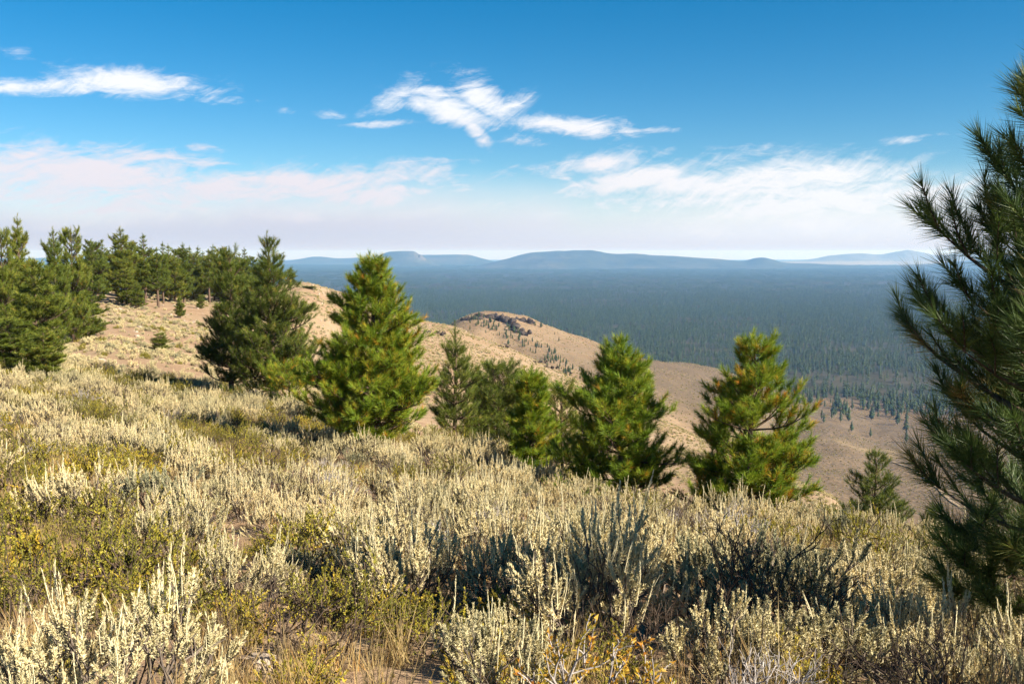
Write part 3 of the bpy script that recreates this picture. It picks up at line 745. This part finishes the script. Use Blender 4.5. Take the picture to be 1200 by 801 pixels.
for k in range(135):
    t = rnd.random() ** .9 * (len(line) - 1); i = int(t); f = t - i
    x = line[i][0] * (1 - f) + line[i + 1][0] * f + rnd.gauss(0, 6); y = line[i][1] * (1 - f) + line[i + 1][1] * f + rnd.gauss(0, 4.2) + 2
    place_far(x, y, rnd.uniform(4.0, 8.5), 560, 'tiny dark conifer in the band down the shaded face of the far hill', 'conifers on the shaded face of the far hill', k % 4, 'hillside_conifer')
for x, y, hp, lab in [(634, 384, 8, 'conifer beside the dark rocks on the sunlit flank of the far hill'), (627, 382, 6, 'smaller conifer by the dark rocks on the far hill'), (655, 400, 6, 'lone conifer on the open sunlit flank of the far hill'),
                      (650, 392, 4, 'tiny conifer above the lone one on the sunlit flank'), (770, 476, 8, 'first of two small conifers close together on the brown slope'), (778, 477, 7, 'second of two small conifers close together on the brown slope'), (791, 480, 8, 'small conifer standing apart on the brown slope beside the close two')]:
    place_far(x, y, hp, 380, lab, 'lone conifers on the open hill flank', rnd.randrange(4), 'hillside_conifer')
cnt = 0; tries = 0
while cnt < 190 and tries < 4000:
    tries += 1
    x = rnd.uniform(922, 1125); lo = 461 + (x - 925) * .035; y = lo + abs(rnd.gauss(0, .75)) * (18 + (x - 925) * .13)
    if y > 515 or (x < 965 and y > 476) or (y > 492 and rnd.random() < .6): continue
    place_far(x, y, (9 + (y - 460) * .16) * rnd.uniform(.7, 1.25), 600, 'dark conifer in the open stand where the forest meets the bare valley', 'conifers at the forest edge', rnd.randrange(4), 'valley_conifer'); cnt += 1
for x, y, hp in ((1062, 518, 16), (886, 470, 9), (905, 474, 8), (963, 491, 13), (938, 487, 13), (1020, 512, 12)):
    place_far(x, y, hp, 600, 'conifer standing alone on the bare valley floor ahead of the forest edge', 'outlying conifers on the valley floor', rnd.randrange(4), 'valley_conifer')

# the forest that covers the plain
rng = np.random.default_rng(77)
FV = []
for i, (h, r) in enumerate(((15, 2.6), (13, 2.9), (17, 2.7), (12, 2.4))):
    v, f, s = far_conifer(90 + i, h, r, 6, 6, False); FV.append(('conifer', mesh_np('forest_conifer_%d' % i, v, [f], [M['needle_far']], None, {'shade': s})))
def clump(seed, n, size):
    r2 = np.random.default_rng(seed); vs_, fs_, ss_ = [], [], []; o = 0
    for k in range(n):
        v, f, s = far_conifer(seed * 50 + k, 9 + 9 * r2.random(), 3.2, 3, 4, False)
        vs_.append(v + np.array([r2.uniform(-size, size), r2.uniform(-size, size), 0])); fs_.append(f + o); ss_.append(np.clip(s + r2.normal() * .2, 0, 1)); o += len(v)
    return mesh_np('forest_clump', np.concatenate(vs_), [np.concatenate(fs_)], [M['needle_far']], None, {'shade': np.concatenate(ss_)})
def wedge(n, r0, r1, half):
    rr = np.sqrt(rng.random(n) * (r1 ** 2 - r0 ** 2) + r0 ** 2); a = R(half) * (2 * rng.random(n) - 1)
    return rr * np.sin(a), rr * np.cos(a)
x, y = wedge(215000, 1100, 5600, 37)
ed = np.interp(CX + F * x / y, [300, 700, 860, 930, 1110, 1200], [1500, 1300, 1520, 1430, 1360, 1360]) + fbm(x, y, 160., 3) * 200
z = ground(x, y)
dens = np.clip(.80 + fbm(x, y, 300., 4) * 1.3 + fbm(x, y + 900, 1100., 3) * .6, .18, 1)
dens = dens * np.interp(np.hypot(x, y), [3400, 5600], [1, .15])
keep = (np.hypot(x, y) > ed) & (rng.random(len(x)) < dens) & (z < -165)
x, y, z = x[keep], y[keep], z[keep]; n = len(x)
pts = [np.stack([x, y, z - .5], 1)]; sc = [np.stack([a := .65 + .6 * rng.random(n), a, .6 + .75 * rng.random(n)], 1)]; ix = [rng.integers(0, 4, n)]
for i in range(3): FV.append(('clump', clump(7 + i, 26, 34)))
x, y = wedge(64000, 3500, 21000, 37)
keep = rng.random(len(x)) < np.clip(.9 + fbm(x, y, 1300., 4) * 1.3, .3, 1) * np.interp(np.hypot(x, y), [3500, 5800], [.08, 1]); x, y = x[keep], y[keep]; n = len(x)
pts.append(np.stack([x, y, ground(x, y) - .5], 1)); a = np.interp(np.hypot(x, y), [4500, 21000], [.9, 1.5]); sc.append(np.stack([a, a, .8 + .5 * rng.random(n)], 1)); ix.append(rng.integers(4, 7, n))
pts = np.concatenate(pts); sc = np.concatenate(sc); ix = np.concatenate(ix)
scatter('forest', pts, rng.random(len(pts)) * 6.28, sc, ix, FV, 'dark conifer forest covering the plain out to the far hills')

# ------------------------------------------------------------------ rocks
m = new_mat('dark_rock'); n1 = noise(geo_pos(), .35, 6, .65)
M['rock'] = finish(m, ramp(n1, [(.3, (.035, .028, .025)), (.6, (.085, .068, .058)), (.8, (.15, .12, .10))]), .95, .1, bump=n1, bump_d=1.0)
m = new_mat('pale_stone'); n1 = noise(geo_pos(), 9, 6, .65)
M['stone'] = finish(m, ramp(n1, [(.3, (.22, .17, .13)), (.7, (.42, .34, .27))]), .9, .15, bump=n1, bump_d=.03)
import bmesh
def rock_mesh(name, size, seed, mat, sub=3, rough=.35):
    bm = bmesh.new(); bmesh.ops.create_icosphere(bm, subdivisions=sub, radius=1)
    r = np.random.default_rng(seed); pl = [(unit(r.normal(size=3)), .55 + .35 * r.random()) for _ in range(14)]
    for v in bm.verts:
        c = np.array(v.co)
        for nn, d in pl:
            k = c @ nn
            if k > d: c = c - nn * (k - d)
        c = c * (1 + rough * .4 * r.normal() * .3)
        v.co = Vector(c * np.array(size))
    me = bpy.data.meshes.new(name); bm.to_mesh(me); bm.free(); me.materials.append(mat); return me
def crag_mesh(name, size, seed):
    r = np.random.default_rng(seed); bm = bmesh.new()
    for i in range(26):
        c = np.array([r.uniform(-1, 1), r.uniform(-.7, .7), r.uniform(-.5, .45)]) * size
        me = rock_mesh('block', size[2] * r.uniform(.35, .8) * np.array([r.uniform(.7, 1.5), r.uniform(.7, 1.2), r.uniform(.6, 1.2)]), seed * 40 + i, M['rock'], 2, .6)
        me.transform(__import__('mathutils').Matrix.Translation(c)); bm.from_mesh(me); bpy.data.meshes.remove(me)
    me = bpy.data.meshes.new(name); bm.to_mesh(me); bm.free(); me.materials.append(M['rock']); return me
def outcrop(px, py, y0, size, seed, label, rz=0, group=None):
    p = hit(px, py, y0)
    o = link('rock_outcrop', crag_mesh('rock_outcrop', np.array(size), seed), loc=(p.x, p.y, p.z), label=label, category='rock outcrop', group=group)
    o.rotation_euler.z = rz
for i, (px, py, sz, rz, lab) in enumerate([
    (566, 371, (13, 5, 4.5), -.1, 'dark cliff at the crest of the far hill'), (582, 374, (11, 5, 5.5), -.4, 'dark cliff below the summit of the far hill'), (592, 378, (11, 4, 5), -.6, 'broken dark cliff under the sunlit summit'),
    (600, 384, (10, 4, 4.5), -.7, 'dark cliff midway down the rim of the far hill'), (609, 390, (10, 4, 4), -.7, 'lowest dark cliff of the rim of the far hill'), (615, 377, (9, 3.5, 4), -.3, 'dark rocks on the sunlit flank beside the summit'), (553, 374, (10, 4, 3), .1, 'low dark rocks at the left end of the far hill crest')]):
    outcrop(px, py, 700, sz, 200 + i, lab, rz)
for i, (px, py, sz, rz, lab) in enumerate([(583, 403, (4, .8, .55), -.45, 'upper dark ledge along the edge of the tan slope'), (624, 421, (5, .8, .5), -.5, 'middle dark ledge along the edge of the tan slope'), (640, 428, (5.5, .8, .6), -.5, 'long dark ledge along the edge of the tan slope'), (654, 434, (5, .8, .5), -.5, 'lowest dark ledge along the edge of the tan slope'), (505, 388, (4, 1.0, .7), -.3, 'dark ledge high on the tan slope behind the slim dark pine')]):
    outcrop(px, py + 2, 150, sz, 230 + i, lab, rz)

# ------------------------------------------------------------------ brush
def shrub(seed, W, H, mains=11, splits=(3, 3), r0=.0085, gnarl=.16, spread=62, low=.3):
    """woody skeleton -> segments and twig tips (position, direction)"""
    rng = np.random.default_rng(seed); segs, tips = [], []
    def grow(p, d, ln, r, lev):
        ns = 3; st = ln / ns; q = p; dd = d
        for k in range(ns):
            dd = unit(dd + rng.normal(size=3) * gnarl + np.array([0, 0, .09])); q2 = q + dd * st
            segs.append((*q, *q2, r * (1 - .25 * k / ns), r * (1 - .25 * (k + 1) / ns))); q = q2
        if lev < len(splits):
            for b in range(splits[lev]):
                grow(q - dd * st * rng.random() * 1.5, unit(dd + rng.normal(size=3) * .45 + np.array([0, 0, .12])), ln * (.55 + .3 * rng.random()), r * .6, lev + 1)
        else: tips.append((q, dd))
    for i in range(mains):
        a = 6.283 * (i + rng.random() * .7) / mains; e = R(90 - spread * math.sqrt((i * .618 + .1 * rng.random()) % 1))
        d = np.array([math.cos(a) * math.cos(e), math.sin(a) * math.cos(e), math.sin(e)])
        reach = 1 / math.sqrt((math.cos(e) / (W / 2)) ** 2 + (math.sin(e) / H) ** 2)
        grow(np.array([math.cos(a), math.sin(a), 0]) * W * .05 * rng.random() - np.array([0, 0, .04]), d, reach * .46 * (.8 + .35 * rng.random()), r0 * (.7 + .6 * rng.random()), 0)
    return segs, tips, rng

def sage_parts(name, *a, **k):
    st_, fo_, sp_ = sage_raw(name, *a, **k)
    return [st_, ('foliage', joined(name + '_foliage', [fo_, sp_]))]

def sage_raw(name, seed, W, H, leaves=34, stalks=34, L=.0175, w=.0068, sh=.5, stalk_h=(.06, .17), lod=False):
    segs, tips, rng = shrub(seed, W, H, *((12, (3, 3)) if lod else (15, (3, 5))), spread=70)
    P = np.array([t[0] for t in tips]); D = np.array([t[1] for t in tips])
    shade = sh + rng.normal(size=len(P)) * .13
    Vl, Fl, sl = tufts(P + np.array([0, 0, .03]), unit(D * .95 + [0, 0, .42]), leaves, L, w, .095, 22, 80, rng, shade, .1)
    k = rng.choice(len(P), min(stalks, len(P)), False)
    st, sp_, sd_ = [], [], []
    for i in k:
        d = unit(np.array([rng.normal() * .12, rng.normal() * .12, 1.]) + D[i] * .22); hh = rng.uniform(*stalk_h) * (1.3 if P[i][2] > H * .5 else .8)
        mid_p = P[i] + d * hh * .5 + rng.normal(size=3) * .008; e = P[i] + d * hh
        st += [(*(P[i] - d * .05), *mid_p, .0022, .0018), (*mid_p, *e, .0018, .0008)]
        sp_ += [P[i] + d * hh * f for f in (.45, .62, .8, 1.0)]; sd_ += [d] * 4
    V1, F1 = tubes(st, 3)
    V2, F2, s2 = tufts(np.array(sp_), np.array(sd_), 5 if lod else 11, .020, .0052 if not lod else .014, .06, 3, 28, rng, np.full(len(sp_), .5), .2)
    Vs = np.concatenate([V1, V2]); s1 = np.full(len(V1), .6)
    Vw, Fw = tubes(segs, 3)
    return [('stems', mesh_np(name + '_stems', Vw, [Fw], [M['wood']])), ('foliage', mesh_np(name + '_foliage', Vl, [Fl], [M['sage']], None, {'shade': sl})),
            ('flower_spray', mesh_np(name + '_stalks', Vs, [F1, F2 + len(V1)], [M['stalk']], None, {'shade': np.concatenate([s1, s2])}))]

def leafy_parts(name, seed, W, H, mat, wood, leaves=16, L=.019, w=.0095, sh=.45, jit=.18, mains=12, splits=(3, 3), gnarl=.24, axial=.2, r0=.010):
    segs, tips, rng = shrub(seed, W, H, mains, splits, r0, gnarl, 70)
    P = np.array([t[0] for t in tips]); D = np.array([t[1] for t in tips])
    Vl, Fl, sl = tufts(P, D, leaves, L, w, axial, 25, 85, rng, sh + rng.normal(size=len(P)) * jit, .12)
    Vw, Fw = tubes(segs, 3)
    return [('stems', mesh_np(name + '_stems', Vw, [Fw], [wood])), ('foliage', mesh_np(name + '_foliage', Vl, [Fl], [mat], None, {'shade': sl}))]

def bare_parts(name, seed, W, H, wood):
    segs, tips, rng = shrub(seed, W, H, 9, (3, 3, 3), .010, .30, 75)
    Vw, Fw = tubes(segs, 3); return [('branches', mesh_np(name + '_branches', Vw, [Fw], [wood]))]

def joined(name, parts):
    """the same shrub as one mesh, for the scattered background brush"""
    Vs, Fs, Ms, Sh, mi, o = [], [], [], [], [], 0
    tri = {3: [], 4: []}; mats_ = {3: [], 4: []}
    for k, (pn, me) in enumerate(parts):
        nv = len(me.vertices); co = np.empty(nv * 3, np.float32); me.vertices.foreach_get('co', co); Vs.append(co.reshape(-1, 3))
        sh = np.zeros(nv, np.float32)
        if 'shade' in me.attributes: me.attributes['shade'].data.foreach_get('value', sh)
        Sh.append(sh); vi = np.empty(len(me.loops), np.int32); me.loops.foreach_get('vertex_index', vi)
        lt = np.empty(len(me.polygons), np.int32); me.polygons.foreach_get('loop_total', lt); ls = np.concatenate([[0], np.cumsum(lt)[:-1]])
        for c in (3, 4):
            s_ = ls[lt == c]
            if len(s_): tri[c].append(vi[s_[:, None] + np.arange(c)] + o); mats_[c].append(np.full(len(s_), k))
        Ms.append(me.materials[0]); o += nv
    fl = [np.concatenate(tri[c]) for c in (3, 4) if tri[c]]; mi = np.concatenate([np.concatenate(mats_[c]) for c in (3, 4) if tri[c]])
    return mesh_np(name, np.concatenate(Vs), fl, Ms, mi, {'shade': np.concatenate(Sh)})

SAGE = [sage_parts('sagebrush_%d' % i, 300 + i, W, H, lv, stk, sh=s) for i, (W, H, lv, stk, s) in enumerate([
    (1.10, .64, 120, 30, .62), (1.0, .58, 124, 5, .52), (1.25, .70, 118, 60, .70), (.85, .52, 124, 3, .38), (1.05, .60, 118, 34, .76), (.95, .56, 120, 9, .28)])]
BITTER = [leafy_parts('bitterbrush_%d' % i, 330 + i, W, H, M['bitter'], M['twig'], lv, sh=s) for i, (W, H, lv, s) in enumerate([
    (1.3, .66, 52, .46), (1.1, .56, 54, .58), (1.4, .74, 40, .34), (1.0, .46, 54, .70)])]
DEADB = [bare_parts('dead_brush_%d' % i, 350 + i, W, H, wd) for i, (W, H, wd) in enumerate([(1.1, .55, M['dead']), (1.3, .75, M['twig']), (.9, .5, M['wood'])])]
AUT = leafy_parts('autumn_bush', 360, 1.25, .62, M['autumn'], M['dead'], 20, .024, .014, .5, .2, 10, (3, 3), .22, .16, .009)
CUR = [leafy_parts('currant_%d' % i, 365 + i, 1.3, .75, M['green_leaf'], M['twig'], 26, .034, .024, .45, .2, 11, (3, 3), .2, .2, .010) for i in range(2)]

def grass_mesh(seed, n=46, h=.32):
    rng = np.random.default_rng(seed)
    P = np.stack([rng.normal(size=n) * .05, rng.normal(size=n) * .05, np.zeros(n)], 1); D = np.stack([rng.normal(size=n) * .3, rng.normal(size=n) * .3, np.ones(n)], 1)
    V, Fc, s = tufts(P, D, 1, h, .005, 0, 0, 12, rng, rng.random(n), .1); return mesh_np('dry_grass_tuft', V, [Fc], [M['straw']], None, {'shade': s})

# positions: near to far, none overlapping much
rng = np.random.default_rng(2024)
def poisson(n_try, r0, r1, half, dist_fn):
    x, y = wedge(n_try, r0, r1, half); o = np.argsort(np.hypot(x, y)); x, y = x[o], y[o]
    cell = {}; keep = []
    cs = .75
    for i in range(len(x)):
        d = dist_fn(math.hypot(x[i], y[i])); cx, cy = int(x[i] // cs), int(y[i] // cs); k = int(d // cs) + 1; ok = True
        for a in range(cx - k, cx + k + 1):
            for b in range(cy - k, cy + k + 1):
                for j in cell.get((a, b), ()):
                    if (x[i] - x[j]) ** 2 + (y[i] - y[j]) ** 2 < d * d: ok = False; break
                if not ok: break
            if not ok: break
        if ok: keep.append(i); cell.setdefault((cx, cy), []).append(i)
    return x[keep], y[keep]
bx, by = poisson(16000, 2.75, 52, 36, lambda r: .56 if r < 8 else .64)
bz = ground(bx, by)
TREE_XY = [(o.location.x, o.location.y) for o in scene.objects if o.get('category') == 'pine tree']
BARE = [(hit(70, 575), .75), (hit(195, 570), .45), (hit(245, 640), .4), (hit(290, 765), .35)]

LANDMARK = [(90, 'the clump of left pines'), (230, 'the bare slope'), (365, 'the dark pair of pines'), (490, 'the broad bright pine'), (590, 'the slim dark pine'), (670, 'the small rounded pine'),
            (795, 'the conical pine'), (960, 'the open branched pine'), (1070, 'the small pyramid pine'), (9999, 'the long needled pine')]
BAND = [(470, 'far up the slope, under'), (540, 'high on the slope, under'), (610, 'midway up, under'), (690, 'low down, under'), (9999, 'frontmost, under')]
LOOK_S = ['pale sagebrush with many seed stalks', 'grey green sagebrush with few stalks', 'large cream sagebrush with tall stalks', 'small dense grey sagebrush', 'straw sagebrush with upright stalks', 'dull olive grey sagebrush']
LOOK_B = ['olive bitterbrush', 'yellow tinged bitterbrush', 'open dark stemmed bitterbrush', 'low golden bitterbrush']
LOOK_D = ['bleached bare twiggy shrub', 'dark bare twiggy shrub', 'small bare grey shrub']
rnd = random.Random(12)
protos = {}
def put(kind, name, cat, parts, look, group, p, s, tilt=0.0):
    q = project((p[0], p[1], p[2] + .3)); label = None
    lm = next(t for a, t in LANDMARK if q[0] < a); bd = next(t for a, t in BAND if q[1] < a)
    label = '%s %s %s' % (look, bd, lm)
    key = (name, id(parts))
    if key not in protos:
        if len(parts) == 1: o = link(name, parts[0][1])
        else:
            o = link(name, None)
            for pn, me in parts: link(pn, me, o)
        protos[key] = o
    else: o = copy_tree(protos[key])
    o['label'] = label; o['category'] = cat; o['group'] = group
    o.location = p; o.scale = (s * rnd.uniform(.9, 1.1), s * rnd.uniform(.9, 1.1), s * rnd.uniform(.85, 1.15)); o.rotation_euler = (rnd.gauss(0, .06), rnd.gauss(0, .06), rnd.random() * 6.28)
    return o
special = [(150, 745, 3.7, 'S', 2, .95), (40, 710, 4.2, 'S', 4, .95), (705, 760, 3.4, 'A', 0, 1.0), (600, 730, 3.9, 'S', 0, .9), (395, 655, 5.6, 'B', 2, 1.05), (320, 660, 5.4, 'D', 1, 1.0),
           (690, 590, 18.5, 'C', 0, 1.0), (655, 583, 20, 'C', 1, .9), (760, 690, 5.6, 'D', 1, .72), (430, 770, 3.2, 'B', 3, .8), (900, 760, 3.6, 'D', 0, .8), (960, 690, 5.2, 'S', 5, 1.1), (850, 700, 4.9, 'S', 1, 1.1)]
taken = []
for px, py, Y, kd, k, s in special:
    p = at(px, py, Y); taken.append((p.x, p.y)); pos_ = (p.x, p.y, float(ground(p.x, p.y)) - .02)
    if kd == 'S': put('S', 'sagebrush', 'sagebrush', SAGE[k], LOOK_S[k], 'sagebrush on the near slope', pos_, s)
    elif kd == 'A': put('A', 'autumn_bush', 'shrub', AUT, 'golden orange leaved bush with pale twigs', None, pos_, s)
    elif kd == 'B': put('B', 'bitterbrush', 'bitterbrush', BITTER[k], LOOK_B[k], 'bitterbrush on the near slope', pos_, s)
    elif kd == 'D': put('D', 'bare_shrub', 'shrub', DEADB[k], LOOK_D[k], 'bare shrubs on the near slope', pos_, s)
    else: put('C', 'leafy_shrub', 'shrub', CUR[k], ('bright green leafy shrub', 'yellow green leafy shrub')[k], 'green shrubs under the conical pine', pos_, s)
ns = nb_ = nd = 0
rest_p, rest_i, rest_s = [], [], []
for i in range(len(bx)):
    x, y, z = bx[i], by[i], bz[i]; r = math.hypot(x, y)
    if any((x - c.x) ** 2 + (y - c.y) ** 2 < rr * rr for c, rr in BARE) or any((x - a) ** 2 + (y - b) ** 2 < .3 for a, b in taken): continue
    pn = float(fbm(np.array(x), np.array(y), 3.2, 3)) + rnd.gauss(0, .16)
    kind = 'B' if pn > .10 else 'S'
    if rnd.random() < .10: kind = 'D'
    if any((x - a) ** 2 + (y - b) ** 2 < .35 for a, b in TREE_XY): continue
    q = project((x, y, z + .3)); rp = .55 * F / max(y, 1)
    inview = -rp < q[0] < 1200 + rp and q[1] < 801 + rp
    s = min(max(rnd.lognormvariate(.0, .24), .6), 1.4) 
    if r < 6: s = min(s, .62 + .07 * (r - 2))
    if (not inview and r < 12) or r < 3.1: continue
    if inview and r < 22:
        pos_ = (x, y, z - .02)
        if kind == 'S' and ns < 270:
            k = rnd.choice((0, 0, 1, 2, 2, 3, 4, 4, 5)); ns += 1; put('S', 'sagebrush', 'sagebrush', SAGE[k], LOOK_S[k], 'sagebrush on the near slope', pos_, s); continue
        if kind == 'B' and nb_ < 170:
            k = rnd.randrange(4); nb_ += 1; put('B', 'bitterbrush', 'bitterbrush', BITTER[k], LOOK_B[k], 'bitterbrush on the near slope', pos_, s); continue
        if kind == 'D' and nd < 60:
            k = rnd.randrange(3); nd += 1; put('D', 'bare_shrub', 'shrub', DEADB[k], LOOK_D[k], 'bare shrubs on the near slope', pos_, s); continue
    rest_p.append((x, y, z - .02)); rest_s.append(s); rest_i.append(rnd.choice((0, 0, 1, 2, 2, 3, 4, 4, 5)) if kind == 'S' else 6 + rnd.randrange(4) if kind == 'B' else 10 + rnd.randrange(3))
# sparser brush on the bare slopes farther off
fx, fy = wedge(230000, 45, 380, 36); fz = ground(fx, fy)
dn = np.clip(.50 + fbm(fx, fy, 14., 4) * 1.6, .03, 1) * np.interp(np.hypot(fx, fy), [45, 75, 200, 380], [1, .52, .38, .22])
keep = (rng.random(len(fx)) < dn) & (np.hypot(fx, fy) < 380); fx, fy, fz = fx[keep], fy[keep], fz[keep]; n = len(fx)
gx2, gy2 = wedge(60000, 380, 1400, 36); gz2 = ground(gx2, gy2)
ew = np.interp(CX + F * gx2 / gy2, [300, 700, 860, 930, 1110, 1200], [1500, 1300, 1500, 1420, 1340, 1340])
keep = (rng.random(len(gx2)) < np.clip(.5 + fbm(gx2, gy2, 60., 4) * 1.2, .05, 1)) & (np.hypot(gx2, gy2) < ew)
gx2, gy2, gz2 = gx2[keep], gy2[keep], gz2[keep]; n2 = len(gx2)
LODS = [joined('brush_lod_%d' % i, sage_parts('brush_lod_%d' % i, 400 + i, .95, .5, 14, 14, .05, .03, s, lod=True)) for i, s in enumerate((.72, .5, .3))]
LODS += [joined('brush_lod_3', leafy_parts('brush_lod_3', 404, 1.1, .55, M['bitter'], M['twig'], 10, .045, .03, .45))]
variants = [('brush', joined('brush_%d' % i, p)) for i, p in enumerate(SAGE + BITTER + DEADB)] + [('brush', me) for me in LODS]
P_all = np.concatenate([np.array(rest_p), np.stack([fx, fy, fz - .03], 1), np.stack([gx2, gy2, gz2 - .05], 1)]); n0 = len(rest_p)
i_all = np.concatenate([np.array(rest_i), 13 + rng.choice(4, n, p=[.42, .28, .17, .13]), 13 + rng.choice(4, n2, p=[.15, .25, .35, .25])]); s_all = np.concatenate([np.array(rest_s), .32 + .75 * rng.random(n) ** 1.3, .9 + 1.1 * rng.random(n2)])
scatter('brush', P_all, rng.random(len(P_all)) * 6.28, s_all, i_all, variants, 'sagebrush and bitterbrush covering the slope behind the nearest shrubs')
# dry grass and fallen twigs between the shrubs
x, y = wedge(2600, 2.3, 30, 36); z = ground(x, y)
GR = [('tuft', grass_mesh(500 + i, 40 + 12 * i, .16 + .06 * i)) for i in range(4)]
scatter('dry_grass', np.stack([x, y, z - .01], 1), rng.random(len(x)) * 6.28, .7 + .7 * rng.random(len(x)), rng.integers(0, 4, len(x)), GR, 'straw coloured dry grass between the shrubs')
# loose stones over the bare slopes
x, y = wedge(9000, 16, 330, 34); z = ground(x, y); keep = rng.random(len(x)) < np.clip(.35 + fbm(x, y, 18., 3) * 1.5, .02, 1); x, y, z = x[keep], y[keep], z[keep]
ST = [('stone', rock_mesh('loose_stone', (1, .8, .6), 640 + i, M['stone'], 2, .6)) for i in range(3)]
scatter('loose_stones', np.stack([x, y, z], 1), rng.random(len(x)) * 6.28, .05 + .28 * rng.random(len(x)) ** 2.5 + np.hypot(x, y) * .0004, rng.integers(0, 3, len(x)), ST, 'loose stones strewn over the bare slopes')
# a few pale stones on the bare soil
for i, (px, py, s, lab) in enumerate([(88, 560, .10, 'pale stone on the bare orange soil among the shrubs'), (195, 575, .09, 'small pale stone between two shrubs below the bare slope'), (238, 640, .14, 'pale flat stone half hidden among the nearest shrubs'), (300, 770, .10, 'stone in the dark gap beside the large cream sagebrush')]):
    p = hit(px, py + 12, 2.5)
    link('stone', rock_mesh('stone', (s * 1.4, s, s * .6), 600 + i, M['stone'], 3), loc=(p.x, p.y, p.z + s * .25), label=lab, category='stone')
print('individual shrubs', ns, nb_, nd, 'brush', len(P_all), 'forest', len(pts))
